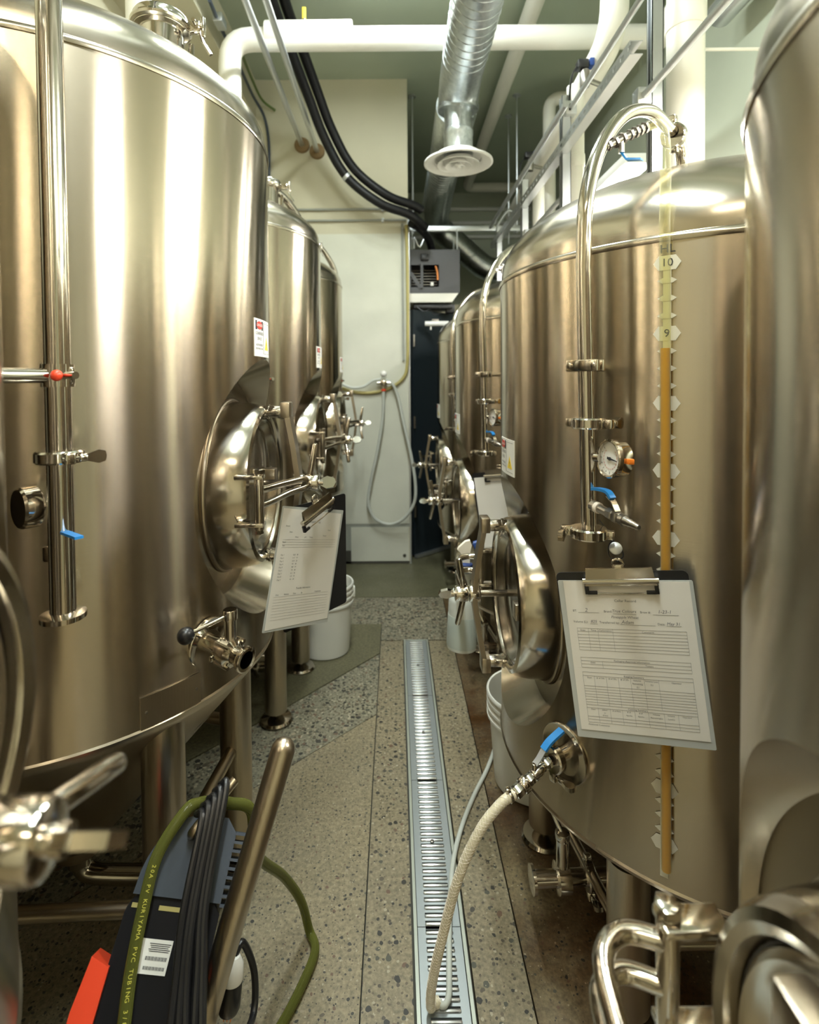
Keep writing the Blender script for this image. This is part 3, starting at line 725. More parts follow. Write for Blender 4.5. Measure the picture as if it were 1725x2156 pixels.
# where a neighbour or the partition stands close, the blow-off pipe is set further round its tank
for t_, dg in ((LT[1], -8.5), (LT[2], -9.5), (LT[3], -15.5)):
    for o in list(COL.objects):
        if o.parent == t_ and o.name.startswith('blowoff_pipe'): o.matrix_local = M.Rotation(math.radians(dg), 4, 'Z')
b0 = bright_tank(); RT = [b0] + [dup(b0) for _ in range(3)]
for o, y, t in zip(RT, R_Y, lab_R): o.location = (R_X, y, 0); o.rotation_euler = (0, 0, PI); o['label'] = t; o['group'] = 'bright tanks along the right wall'

# ------------------------------------------------------------------ lamps of the room
def batten(name, loc, ln, rz, energy, col, label, mat):
    """open batten: housing, two tubes and the light they give"""
    t = thing(name, label, 'lamp', loc, rz, 'batten lamps')
    MB().bbox((0, 0, .035), (.14, ln, .05), .006).obj('housing', 'white_paint', t)
    for s in (-1, 1): MB().cyl((s * .04, -ln / 2 + .02, 0), (s * .04, ln / 2 - .02, 0), .014, 12).obj('tube', mat, t)
    g = name.replace('lamp', 'glow')
    ld = bpy.data.lights.new(g, 'AREA'); ld.shape = 'RECTANGLE'; ld.size = .14; ld.size_y = ln; ld.energy = energy; ld.color = col
    lo = bpy.data.objects.new(g, ld); COL.objects.link(lo); lo.parent = t; lo.location = (0, 0, -.02)
    return t
COOL, WARM = (.92, 1, .97), (1, .84, .60)
# in view: the bright batten seen past the arched pipe
batten('rack_lamp', (1.22, 3.05, 2.42), .62, 0, 20, (1, .98, .93), 'short bright batten lamp beside the pipe rack above the bright tanks', 'lamp_wall')
# the same row carried on towards the camera (its streaks stand on the fermenters), and the ceiling row over the aisle
batten('row_lamp_offscreen', (1.22, 1.12, 2.42), .62, 0, 44, (1, .97, .90), 'short bright batten lamp above the sight tube tank', 'lamp_wall')
batten('wall_lamp_offscreen', (1.22, -.45, 2.42), .62, 0, 48, (1, .99, .96), 'short bright batten lamp by the right wall behind the near bright tank', 'lamp_wall')
batten('ceiling_lamp_offscreen', (-.05, 2.25, 3.48), 1.2, 0, 46, COOL, 'white batten lamp on the ceiling before the insulated white pipe', 'lamp_cool')
batten('aisle_lamp_offscreen', (-.05, .30, 3.48), 1.2, 0, 40, COOL, 'white batten lamp on the ceiling above the aisle drain', 'lamp_cool')
batten('front_lamp_offscreen', (.0, -1.6, 3.48), 1.2, PI / 2, 26, WARM, 'warm batten lamp on the ceiling by the front wall', 'lamp_warm')
# the near fermenter's screw handle stands turned a quarter
for o in COL.objects:
    if o.parent == LT[0] and o.name.startswith('screw_handle'):
        o.matrix_local = M.Translation((0, 0, 1.095)) @ M.Rotation(math.radians(-97), 4, 'X') @ M.Translation((0, 0, -1.095))

# on the second one the lower spoke is turned away from the record sheet
for o in COL.objects:
    if o.parent and o.parent.parent == LT[1] and o.name.startswith('spoke') and sum(q.co.z for q in o.data.vertices) / len(o.data.vertices) < 1.095:
        o.matrix_local = M.Translation((0, 0, 1.095)) @ M.Rotation(math.radians(82), 4, 'X') @ M.Translation((0, 0, -1.095))

# ball-handled butterfly valve low on the second fermenter
def butterfly(root, ang, z, r=.5):
    n = V((math.cos(ang), math.sin(ang), -.12)).normalized(); c = rad(ang, r, z)
    fr = frame(c - n * .004, n, (0, 0, 1))
    cup = MB().lathe([(.0001, .001), (.024, .001), (.046, .006), (.0505, .0075), (.052, .006), (.052, .0)], fr, 40).obj('valve_cup', 'steel_polished', root)
    b = MB(); b.lathe([(.018, 0), (.018, .040), (.0265, .043), (.0265, .049), (.018, .051)], fr, 32)
    b.lathe([(.020, .051), (.030, .053), (.031, .074), (.024, .078), (.019, .082), (.019, .100), (.025, .103), (.0262, .107), (.0262, .112), (.0235, .114), (.0175, .113), (.0165, .08), (.0165, .06), (.0001, .058)], fr, 36)
    vo = b.obj('butterfly_valve', 'steel_polished', cup)
    q = MB()
    for k in range(4):
        a = math.radians(45 + 90 * k); q.cyl(fr @ V((.029 * math.cos(a), .029 * math.sin(a), .046)), fr @ V((.029 * math.cos(a), .029 * math.sin(a), .084)), .0045, 8)
    q.bbox((0, 0, 0), (.012, .07, .006), .0015, fr @ M.Translation((-.008, 0, .047)))
    # stem up
    s0 = fr @ V((.026, 0, .065)); s1 = s0 + V((0, 0, .042))
    q.cyl(s0, s1, .0125, 24); q.lathe([(.0125, 0), (.0148, .001), (.0148, .019), (.0135, .021), (.0001, .021)], frame(s1, (0, 0, 1)), 28)
    q.obj('valve_body', 'steel_polished', cup)
    l0 = s1 + V((0, 0, .010)); ld = V((-.62, -.62, -.12)).normalized()
    if root is not None: pass
    MB().cyl(l0 + ld * .010, l0 + ld * .082, .0042, 12).obj('valve_lever', 'steel_polished', cup)
    q = MB(); e = l0 + ld * .094; q.sphere(e, .0165, 24); q.obj('lever_knob', 'black_rubber', cup)
butterfly(LT[1], math.radians(-30), .806)

# hose valve low on the first bright tank
def hose_valve(root, ang, z, r=.53):
    c = rad(ang, r, z); n = V((math.cos(ang), math.sin(ang), 0))
    fr = frame(c - n * .006, n, (0, 0, 1))
    cup = MB().lathe([(.0001, .001), (.020, .001), (.055, .0075), (.0605, .010), (.062, .008), (.062, 0)], fr, 40).obj('valve_cup', 'steel_neck', root)
    b = MB(); b.lathe([(.015, 0), (.015, .034)], fr, 28); tri_clamp(b, c + n * .034, n, .016, (.2, .2, -1), .014); b.obj('clamp', 'steel_polished', cup)
    mi = M.Rotation(PI, 4, 'Z')
    v1 = c + n * .044
    e = (mi.inverted() @ (P(1083, 1672, 1.112) - root.location))         # towards the hose
    d = (e - v1).normalized(); ln = (e - v1).length
    b = MB(); b.cyl(v1, e, .0085, 16)
    for t0, t1, rr, sg in ((.02, .16, .0125, 6), (.20, .48, .0125, 16), (.50, .64, .0118, 6), (.66, .80, .0165, 24), (.80, .98, .0135, 6)): b.rcyl(v1.lerp(e, t0), v1.lerp(e, t1), rr, sg, .15)
    b.rcyl(v1.lerp(e, .44), v1.lerp(e, .44) + V((0, 0, .024)), .006, 10); b.obj('ball_valve', 'steel_polished', cup)
    p = v1.lerp(e, .44) + V((0, 0, .022)); q = MB(); q.bar([p, p - d * .012 + V((0, 0, .004)), p - d * .030 + V((0, 0, .016))], d.cross(V((0, 0, 1))), .014, .002); q.obj('lever_plate', 'strut_steel', cup)
    q = MB(); q.bar(smoothpath([p - d * .026 + V((0, 0, .014)), p - d * .045 + V((0, 0, .020)), p - d * .082 + V((0, 0, .020))], 4), d.cross(V((0, 0, 1))), .016, .006); q.obj('valve_lever', 'blue_vinyl', cup)
    return mi @ e + root.location
E_H = hose_valve(RT[1], math.radians(31), .535)

# ------------------------------------------------------------------ hoses on the floor
def braided(pts, r, n=9):
    return smoothpath(pts, n)
hp = [E_H, P(1055, 1692, 1.10), P(1010, 1750, 1.085), P(965, 1850, 1.08), P(930, 1980, 1.09), P(913, 2055, 1.105), P(907, 2100, 1.122), P(910, 2130, 1.135), V((.0855, 1.143, .0160))]
path = smoothpath(hp, 9)
for q in path: q.z = max(q.z, .0158)                        # it lies on the louvres, not in them
hz = thing('braided_hose', 'clear braided hose running from the tank valve down to the drain', 'hose', (hp[-1].x, hp[-1].y, 0))
MB().tube(path, .0098, 16).inv(hz).obj('hose_wall', 'braid_hose', hz)
# the two sets of crossing threads lie in the hose wall
def spiral(path, r, turns_per_m, phase, tr, sgn):
    L_ = [0.0]
    for i in range(1, len(path)): L_.append(L_[-1] + (path[i] - path[i - 1]).length)
    out = []; x = None; step = .0035; s = 0.0; i = 0
    while s < L_[-1]:
        while i < len(L_) - 2 and L_[i + 1] < s: i += 1
        t = (s - L_[i]) / max(1e-9, L_[i + 1] - L_[i]); p = path[i].lerp(path[i + 1], t); tg = (path[i + 1] - path[i]).normalized()
        x = tg.orthogonal().normalized() if x is None else (x - tg * x.dot(tg)).normalized(); y = tg.cross(x)
        a = sgn * 2 * PI * turns_per_m * s + phase; out.append(p + (x * math.cos(a) + y * math.sin(a)) * r); s += step
    return out
q = MB()
for k in range(5):
    for sg in (-1, 1): q.tube(spiral(path, .0099, 28, 2 * PI * k / 5, .0006, sg), .0006, 3, caps=False)
br = q.inv(hz).obj('braid', 'teflon', hz); br['kind'] = 'stuff'
cl = MB(); p0, p1 = path[2], path[4]; cl.rcyl(p0, p1, .0125, 20, .1); cl.bbox(p0.lerp(p1, .5) + V((-.004, 0, .014)), (.010, .012, .008), .002); cl.inv(hz).obj('hose_clamp', 'steel_polished', hz)
g = [V((.0850, 1.1425, .0165)), V((.0905, 1.137, .0135)), V((.1000, 1.142, .0125)), V((.108, 1.162, .0122)), V((.114, 1.22, .0122)), V((.126, 1.33, .0122)), V((.150, 1.48, .0125)), V((.190, 1.61, .0085)), V((.245, 1.735, .0085)), V((.310, 1.86, .0085)), V((.37, 2.00, .0085))]
tag(loc_origin(MB().tube(smoothpath(g, 8), .0068, 12).obj('thin_hose', 'hose_grey'), (.11, 1.2, 0)), 'thin pale grey hose looping on the drain and running to the white bucket', 'hose')

# ------------------------------------------------------------------ clipboards
def sheet_frame(tl, tr, bl):
    x = (tr - tl).normalized(); y = (tl - bl); y = (y - x * y.dot(x)).normalized(); z = x.cross(y); return x, y, z
def clip_parts(t, mt, wd, ht, cw):
    """metal clip at the top edge of a board, in the board's frame (origin at the top middle)"""
    c = MB(); c.prism([(-cw / 2, -.020), (cw / 2, -.020), (cw / 2 - .004, .012), (-cw / 2 + .004, .012)], .014, mt, .008)
    c.cyl(mt @ V((-cw / 2 - .004, -.012, .010)), mt @ V((cw / 2 + .004, -.012, .010)), .006, 12)
    co = c.obj('clip', 'steel_polished', t)
    r_ = MB()
    r_.tube(smoothpath([mt @ V((-cw / 2, -.012, .010)), mt @ V((-cw / 2 + .002, -.034, .008)), mt @ V((-cw / 4, -.036, .006)), mt @ V((0, -.0365, .006)), mt @ V((cw / 4, -.036, .006)), mt @ V((cw / 2 - .002, -.034, .008)), mt @ V((cw / 2, -.012, .010))], 5), .0014, 8)
    r_.obj('clip_wire', 'steel_polished', co)
    for s in (-1, 1):
        k = MB(); k.bbox((s * (cw / 2 - .001), -.028, .008), (.007, .016, .008), .001, mt); k.bbox((s * (cw / 2 - .010), -.034, .007), (.018, .006, .006), .001, mt); k.obj('clip_foot', 'black_plastic', co)
    k = MB(); k.torus(mt @ M.Translation((0, .018, .006)), .009, .0025, 20, 8); k.bbox((0, .012, .006), (.018, .010, .006), .002, mt); k.obj('hang_loop', 'steel_polished', co)

def hlines(mb, mt, x0, x1, ys, t=.0005):
    for y in ys: mb.box(((x0 + x1) / 2, y, .0), (x1 - x0, t, .0002), mt)
def vlines(mb, mt, xs, y0, y1, t=.0005):
    for x in xs: mb.box((x, (y0 + y1) / 2, 0), (t, abs(y1 - y0), .0002), mt)

# cellar record in front of the first bright tank
tl, tr, bl = P(1174, 1208, 1.045), P(1424, 1204, .968), P(1170, 1522, 1.040)
x, y, z = sheet_frame(tl, tr, bl); top = tl + x * .111
x_r1, y_r1, z_r1, top_r1 = x.copy(), y.copy(), z.copy(), top.copy()
cb = thing('clipboard', 'black clipboard holding a cellar record sheet, hung before the sight tube', 'clipboard', top - y * .30, 0, 'clipboards on the tanks')
mt = M.Translation(-V(cb.location)) @ axes(top, x, y, z)
MB().prism(rrect(.229, .304, .010), .003, mt @ M.Translation((0, -.150, -.004)), 0).obj('board', 'black_plastic', cb, flat=True)
MB().prism(rrect(.232, .295, .002, 1), .0012, mt @ M.Translation((.002, -.161, .0002)) @ M.Rotation(-.012, 4, 'Z'), 0).obj('plastic_sleeve', 'sleeve', cb, flat=True)
ms = mt @ M.Translation((.0035, -.1545, .0022)) @ M.Rotation(-.018, 4, 'Z')
sh = MB().prism([(-.108, .1395), (.108, .1395), (.1085, -.139), (-.108, -.1395)], .0005, ms, 0).obj('record_sheet', 'paper', cb, flat=True)
mp = ms @ M.Translation((0, 0, .0008))
k = MB()
def T(s, px, py, size=.0056): k.text(s, size, mp @ M.Translation((px, py, 0)))
T('Cellar Record', -.002, .1035, .0066)
T('BT:', -.093, .0835); T('Brand:', -.034, .0835); T('Brew #:', .030, .0835)
T('Volume (L):', -.085, .063); T('Transferred by:', -.034, .063); T('Date:', .054, .063)
for a, b, yy in ((-.087, -.050, .0805), (-.026, .014, .0795), (.042, .084, .0795), (-.068, -.055, .060), (-.015, .044, .060), (.062, .086, .060)): hlines(k, mp, a, b, (yy,), .0004)
T('Date', -.083, .0475, .0045); T('Time', -.064, .0475, .0045); T('Carbonation', -.043, .0475, .0045); T('Comments', .030, .0475, .0045)
T('Packaging Approval Information', -.004, -.0075, .0048); T('Date', -.072, -.0125, .0045); T('Tasters', .025, -.0135, .0045)
T('Kegging Summary', -.004, -.0350, .0048)
for s_, xx in (('Date', -.082), ('# of 50L', -.062), ('# of 30L', -.041), ('# of 20L', -.020)): T(s_, xx, -.041, .0042)
for s_, xx, yy in (('Volume', .001, -.041), ('Remaining', .001, -.047), ('(L)', .001, -.053), ('Volume Lost', .025, -.041), ('(L)', .025, -.047), ('Operator', .066, -.041)): T(s_, xx, yy, .0042)
T('Canning Summary', -.004, -.0945, .0046)
for s_, xx, yy in (('Date', -.082, -.100), ('355ml', -.062, -.100), ('or', -.062, -.105), ('473ml', -.062, -.110), ('# of Flats', -.041, -.100), ('# of', -.020, -.100), ('4packs', -.020, -.106), ('# of', .000, -.100), ('6packs', .000, -.106), ('Volume', .026, -.100), ('Remaining(L)', .026, -.106), ('Volume', .050, -.100), ('Lost(L)', .050, -.106), ('Operator', .076, -.100)): T(s_, xx, yy, .0038)
T('Additional Comments:', -.075, -.1285, .0042)
X0, X1 = -.093, .093
hlines(k, mp, X0, X1, [.051 - .0058 * i for i in range(8)], .0003); vlines(k, mp, (X0, X1, -.073, -.056, -.030), .051, .0104, .0003)
hlines(k, mp, X0, X1, [-.0035 - .0062 * i for i in range(4)], .0003); vlines(k, mp, (X0, X1), -.0035, -.0221, .0003); vlines(k, mp, (-.055,), -.0097, -.0221, .0003)
hlines(k, mp, X0, X1, [-.031, -.0375, -.0565, -.0615, -.0665, -.0715, -.0765, -.0815, -.0865, -.0915, -.0970, -.1130, -.1185, -.1240], .0003); vlines(k, mp, (X0, X1), -.031, -.124, .0003)
vlines(k, mp, (-.073, -.052, -.031, -.010, .013, .037), -.0375, -.0915, .0003); vlines(k, mp, (-.073, -.052, -.031, -.010, .013, .039, .062), -.097, -.124, .0003)
pr = k.obj('printed_form', 'grey_ink', sh, flat=True); pr['kind'] = 'stuff'
k = MB(); shr = M(((1, .25, 0, 0), (0, 1, 0, 0), (0, 0, 1, 0), (0, 0, 0, 1)))
for s_, xx, yy, sz in (('2', -.072, .0850, .010), ('True Colours', -.006, .0845, .0075), ('Pineapple Wheat', -.006, .0735, .0068), ('1-23-1', .062, .0850, .0085), ('825', -.061, .064, .0075), ('Adam', -.002, .0645, .009), ('May 31', .074, .064, .0075)):
    k.text(s_, sz, mp @ M.Translation((xx, yy, 0)) @ shr)
k.obj('handwriting', 'pencil', sh, flat=True)['kind'] = 'stuff'
clip_parts(cb, mt, .229, .304, .122)
# zip tie and disc the board hangs from
zt_ = thing('cable_tie', 'black cable tie looped through a clamp above the cellar record', 'cable tie', top + y * .03)
q = MB(); a0 = top + y * .020; a1 = P(1290, 1140, 1.015)
q.tube(smoothpath([a0, a0.lerp(a1, .3) - x * .011, a0.lerp(a1, .75) - x * .009, a1, a0.lerp(a1, .75) + x * .011, a0.lerp(a1, .3) + x * .013, a0], 7), .0012, 8); q.tube(smoothpath([a1, a1 - x * .006 + y * .02, a1 - x * .018 + y * .042], 5), .0008, 6); q.bbox(a1, (.006, .004, .006), .001)
q.inv(zt_).obj('strap', 'black_plastic', zt_)
MB().lathe([(.0001, .002), (.010, .002), (.0115, .001), (.0115, -.001), (.0001, -.002)], frame(a1 - V((-.002, .010, .010)), (-.3, -.85, .45)), 20).inv(zt_).obj('tag_disc', 'strut_steel', zt_)

# record clipped to the second fermenter
cx = P(633, 1190, 1.36) + V((.81, -.58, 0)) * .020; xh = V((.58, .81, 0)).normalized(); xd = xh * math.cos(.24) - V((0, 0, 1)) * math.sin(.24); yd = V((0, 0, 1)) + xh * .24; yd = (yd - xd * yd.dot(xd)).normalized(); zd = xd.cross(yd)
cb2 = thing('clipboard', 'black clipboard with a record sheet hanging from the fermenter manway handle', 'clipboard', cx - yd * .14, 0, 'clipboards on the tanks')
mt = M.Translation(-V(cb2.location)) @ axes(cx, xd, yd, zd)
ms = mt
MB().prism(rrect(.224, .288, .002, 1), .0012, ms @ M.Translation((0, 0, -.0014)), 0).obj('plastic_sleeve', 'sleeve', cb2, flat=True)
sh = MB().prism([(-.108, .1395), (.104, .1345), (.108, -.1335), (-.106, -.1395)], .0005, ms, 0).obj('record_sheet', 'paper', cb2, flat=True)
mp = ms @ M.Translation((0, 0, .0008)); k = MB()
k.text('Fermentation Log', .0075, mp @ M.Translation((0, .110, 0)))
for s_, xx, yy in (('Brand:', -.085, .098), ('Brew #:', -.03, .096), ('Tank:', .065, .090), ('Date', -.072, .084), ('Plato', -.05, .072), ('pH', -.02, .072), ('Temp', .00, .072), ('Notes', .05, .076), ('Yeast', -.09, .060), ('Gen', -.09, .052)): k.text(s_, .0052, mp @ M.Translation((xx, yy, 0)))
for i in range(9): k.text('Day %d' % (i + 1), .005, mp @ M.Translation((-.088, .030 - .0072 * i, 0))); k.text('%d.%d   %d' % (12 - i, (i * 7) % 10, 18 + i % 3), .005, mp @ M.Translation((-.045, .030 - .0072 * i, 0)))
k.text('Transfer Information', .006, mp @ M.Translation((.0, -.050, 0)))
for s_, xx in (('Date', -.085), ('Volume', -.055), ('Tank', -.028), ('By', -.003), ('Comments', .055)): k.text(s_, .0052, mp @ M.Translation((xx, -.062, 0)))
hlines(k, mp, -.095, .095, [.066 - .006 * i for i in range(4)], .0003); hlines(k, mp, -.095, .095, [-.066 - .0065 * i for i in range(9)], .0002)
k.obj('printed_form', 'grey_ink', sh, flat=True)['kind'] = 'stuff'
# the board itself hangs straight behind the sheet
bm_ = M.Translation(-V(cb2.location)) @ axes(cx + xh * .045 + V((0, 0, .006)) - zd * .010, xh, V((0, 0, 1)), V((xh.y, -xh.x, 0)))
MB().prism(rrect(.229, .300, .008), .003, bm_, 0).obj('board', 'black_plastic', cb2, flat=True)
clip_parts(cb2, M.Translation(-V(cb2.location)) @ axes(P(652, 1064, 1.345) + V((.81, -.58, 0)) * .016, V((.50, .80, .30)).normalized(), V((-.18, -.12, .96)).normalized(), V((.80, -.55, .05)).normalized()), .2, .3, .115)

# record in the gap by the next bright tank, seen past the first
cx = top_r1 + V((0, R_Y[2] - R_Y[1], 0)) - y_r1 * .150; xd, yd, zd = x_r1, y_r1, z_r1
cb3 = thing('clipboard', 'clipboard with a blank white sheet hung between the two bright tanks', 'clipboard', cx - V((0, 0, .14)), 0, 'clipboards on the tanks')
mt = M.Translation(-V(cb3.location)) @ axes(cx, xd, yd, zd)
MB().prism(rrect(.229, .304, .010), .003, mt @ M.Translation((0, -.0, -.004)), 0).obj('board', 'black_plastic', cb3, flat=True)
MB().prism(rrect(.216, .279, .002, 1), .0006, mt @ M.Translation((0, -.006, 0)), 0).obj('record_sheet', 'paper', cb3, flat=True)
clip_parts(cb3, mt @ M.Translation((0, .150, 0)), .229, .3, .12)

# ------------------------------------------------------------------ buckets, spray bottle
def bucket(loc, rt, ht, label):
    b = thing('bucket', label, 'bucket', loc, 0, 'white plastic buckets on the floor')
    rb = rt * .86
    pr = [(rb - .004, .002), (rb, .006), (rt * .965, ht * .70)]
    for z in (.72, .80, .88): pr += [(rt * .965, ht * z), (rt * 1.03, ht * (z + .005)), (rt * 1.03, ht * (z + .03)), (rt * .97, ht * (z + .035))]
    pr += [(rt * .975, ht * .955), (rt * 1.035, ht * .96), (rt * 1.04, ht * .985), (rt * 1.02, ht), (rt * .985, ht * .995), (rt * .955, ht * .93), (rb - .006, .012), (.0001, .012)]
    MB().lathe(pr, M(), 56).obj('pail', 'bucket_white', b, 40)
    MB().bbox((rt * 1.04, 0, ht * .84), (.012, .035, .05), .004).obj('handle_ear', 'bucket_white', b)
    return b
b1 = bucket((-.362, 2.735, 0), .140, .345, 'white plastic bucket with a green tool in it, beside the fermenter legs')
b1.rotation_euler.z = math.radians(8)
g = MB(); g.bbox((0, 0, 0), (.05, .03, .30), .008, M.Translation((.06, -.045, .19)) @ M.Rotation(.22, 4, 'Y')); go = g.obj('green_scrubber', 'green_plastic'); go.location = (-.362, 2.735, 0.012)
tag(go, 'green plastic scrubber handle standing in the white bucket', 'brush')
bucket((.458, 1.815, 0), .150, .31, 'white plastic bucket half hidden under the edge of the sight tube tank')

sb = thing('spray_bottle', 'clouded white spray bottle with blue trigger hanging on a manway arm', 'bottle', (.205, 1.715, .505))
pr = [(.036, 0), (.046, .003), (.0475, .012), (.0475, .150), (.046, .168), (.034, .186), (.018, .198), (.0165, .212), (.0165, .224)]
tilt = M.Rotation(math.radians(3), 4, 'Y')
MB().lathe(pr, tilt, 40).obj('body', 'bottle_plastic', sb, 40)
MB().lathe([(.0478, .012), (.0482, .015), (.0482, .108), (.0478, .110)], tilt, 40).obj('liquid', 'bottle_liquid', sb, 40)
MB().lathe([(.017, .222), (.0215, .224), (.0215, .244), (.016, .248)], tilt, 24).obj('collar', 'bottle_plastic', sb)
MB().lathe([(.0225, .246), (.0235, .25), (.0225, .270), (.014, .275)], tilt, 20).obj('neck_ring', 'blue_trigger', sb)
q = MB(); q.prism([(-.014, .272), (.012, .272), (.012, .31), (.016, .332), (.010, .346), (-.004, .342), (-.024, .322), (-.028, .314), (-.020, .308), (-.012, .295)], .009, tilt @ axes((0, 0, 0), (1, 0, 0), (0, 0, 1), (0, -1, 0)), -.009); q.obj('spray_head', 'trigger_white', sb)
q = MB(); q.bbox((.035, 0, .345), (.034, .018, .016), .004, tilt @ M.Rotation(.2, 4, 'Y')); q.bbox((0, 0, 0), (.012, .016, .05), .004, tilt @ M.Translation((.034, 0, .315)) @ M.Rotation(-.45, 4, 'Y')); q.cyl((.04, 0, .332), (.07, 0, .342), .008, 12); q.obj('trigger', 'blue_trigger', sb)
def elbow(a, c, b, n=6, k=.5):
    """rounded corner at c between a and b"""
    a, b, c = V(a), V(b), V(c); out = []
    for i in range(n + 1):
        t = i / n; out.append(a * (1 - t) ** 2 + c * 2 * t * (1 - t) + b * t * t)
    return out

# ------------------------------------------------------------------ pump cart in front of the second fermenter
ca, cbm = P(597, 1576, .93), P(428, 2150, .86)
cd = (cbm - ca).normalized(); cfoot = ca + cd * ((ca.z - .115) / -cd.z)
pc = thing('pump_cart', 'steel pump cart with a black motor drive and upright tube handle', 'pump cart', (-.42, .80, 0))
hb = MB(); hb.lathe([(.0001, -.018), (.009, -.0165), (.0168, -.010), (.0208, 0), (.0208, (cfoot - ca).length)], frame(ca, cd), 28)
hb.inv(pc).obj('handle_tube', 'steel_satin', pc)
base = MB(); base.bbox((-.43, .80, .10), (.36, .26, .022), .004); base.inv(pc).obj('base_plate', 'steel_satin', pc)
for sx in (-.58, -.28):
    for sy in (.69, .91):
        wv = MB(); wv.lathe([(.012, -.013), (.040, -.013), (.044, -.009), (.044, .009), (.040, .013), (.012, .013)], frame((sx, sy, .045), (1, 0, 0)), 28); wv.inv(pc).obj('wheel', 'black_rubber', pc)
        wv = MB(); wv.box((sx, sy, .085), (.032, .03, .012)); wv.box((sx - .017, sy, .062), (.003, .026, .06)); wv.box((sx + .017, sy, .062), (.003, .026, .06)); wv.inv(pc).obj('caster_fork', 'steel_satin', pc)
# pump head under the drive
q = MB(); q.lathe([(.0001, 0), (.07, 0), (.078, .006), (.078, .05), (.05, .06), (.03, .09)], frame((-.50, .72, .20), (.6, .6, 0)), 36); q.cyl((-.50, .72, .27), (-.50, .72, .34), .019, 18); q.inv(pc).obj('pump_head', 'steel_polished', pc)
# motor drive: leaning moulded box
o_ = P(326, 2005, .86); dx = V((.90, .10, -.22)).normalized(); dz0 = V((.26, .66, .72)); dup_ = (dz0 - dx * dz0.dot(dx)).normalized(); dn = dx.cross(dup_) ; dn = -dn if dn.y > 0 else dn
mt = axes(o_, dx, dup_, dn)
def Pz(px, py, c):
    """where the sight line meets the plane lying c in front of the drive's face"""
    d = P(px, py, 1.0) - V((0, 0, CAM_H)); o = V((0, 0, CAM_H)); return o + d * ((o_ + dn * c - o).dot(dn) / d.dot(dn))
def Lz(x, y, z): return mt @ V((x, y, z))
pegA, pegB = Pz(404, 1756, .034), Pz(492, 1646, .034)
MB().tube([pegA - dn * .060, pegA - dn * .02] + elbow(pegA - dn * .012, pegA, pegA + (pegB - pegA).normalized() * .012, 4) + [pegB, pegB + (pegB - pegA).normalized() * .004], .0085, 16).inv(pc).obj('cable_hook', 'steel_satin', pc)
def outline(wl, wr, b, t, rt):
    pts = [(-wl, b), (wr, b), (wr, t - .02), (wr - .02, t)]
    n = 8
    for i in range(n + 1):
        a = math.radians(90 + 78 * i / n); pts.append((-wl + rt + rt * math.cos(a), t - rt * 1.25 + rt * 1.25 * math.sin(a)))
    return pts
MB().prism(outline(.066, .088, -.19, .072, .03), .0, mt, -.10).inv(pc).obj('drive_body', 'drive_black', pc)
MB().prism(outline(.060, .086, .066, .180, .085), .006, mt, -.075).inv(pc).obj('drive_cover', 'drive_grey', pc)
for i in range(9):
    MB().box((.094, .16 - i * .012, -.03), (.018, .004, .08), mt).inv(pc).obj('cooling_fin', 'drive_grey', pc)
for xx, ww in ((-.05, .014), (.01, .045)): MB().box((xx, .052, .0005), (ww, .006, .001), mt).inv(pc).obj('slot_strip', 'hose_yellow', pc)
lb = MB().box((-.004, -.005, .001), (.058, .040, .0012), mt).inv(pc).obj('rating_label', 'label_white', pc, flat=True)
k = MB()
for i in range(5): k.box((.006, .010 - .0022 * i, .0018), (.034 - .003 * (i % 3), .0009, .0002), mt)
x_ = -.012
for i in range(26):
    wd = (.0006, .0011, .0004, .0009)[i % 4]; k.box((x_, -.007, .0018), (wd, .0045, .0002), mt); k.box((x_, -.018, .0018), (wd, .004, .0002), mt); x_ += .0013
k.inv(pc).obj('label_print', 'black_ink', lb, flat=True)['kind'] = 'stuff'
q = MB(); q.prism([(-.092, -.010), (-.062, -.020), (-.060, -.13), (-.045, -.150), (-.045, -.18), (-.094, -.165), (-.098, -.07)], .012, mt, -.06); q.inv(pc).obj('side_guard', 'red_plastic', pc)

# power cord wound over the hook
cord = thing('power_cord', 'black power cord wound in loops over the pump cart hook', 'cord', (-.34, .82, .10))
pe = (pegB - pegA).normalized(); pn = (dup_ - pe * dup_.dot(pe)).normalized()
for i, (x1, y1) in enumerate(((356, 2190), (374, 2200), (390, 2190), (408, 2185), (424, 2175))):
    T_ = pegA + pe * (.024 + .0136 * i); k_ = .0152
    xm, ym = 404 + 9.5 * i, 1756 - 12 * i
    lp = [T_ + pn * k_, T_ + dn * k_ + pn * .002, Pz(xm * .62 + x1 * .38 + 2 * (i % 2), ym * .62 + y1 * .38, .047), Pz(xm * .3 + x1 * .7 - 3 * (i % 3), ym * .3 + y1 * .7, .045), Pz(x1, y1, .045), Pz(x1 + 4, y1 + 45, .030), Pz(x1 + 2, y1, .016), Pz(xm * .3 + x1 * .7, ym * .3 + y1 * .7, .0155), Pz(xm * .62 + x1 * .38, ym * .62 + y1 * .38, .0155), T_ - dn * k_ + pn * .002]
    MB().tube(smoothpath(lp + [lp[0]], 8)[:-1], .0062, 10, closed=True).inv(cord).obj('cord_loop', 'black_rubber', cord)
q = MB(); pl0 = P(494, 2012, .950); pl1 = P(481, 2128, .935); pd = (pl1 - pl0).normalized(); ln = (pl1 - pl0).length
MB().lathe([(.008, 0), (.0155, .008), (.019, ln * .45), (.0195, ln * .92), (.017, ln)], frame(pl0, pd), 28).inv(cord).obj('plug', 'black_rubber', cord)
MB().lathe([(.010, -.002), (.0175, .010), (.0198, ln * .38), (.0190, ln * .42)], frame(pl0 - V((0, .002, 0)), pd), 28).inv(cord).obj('plug_cap', 'label_white', cord)
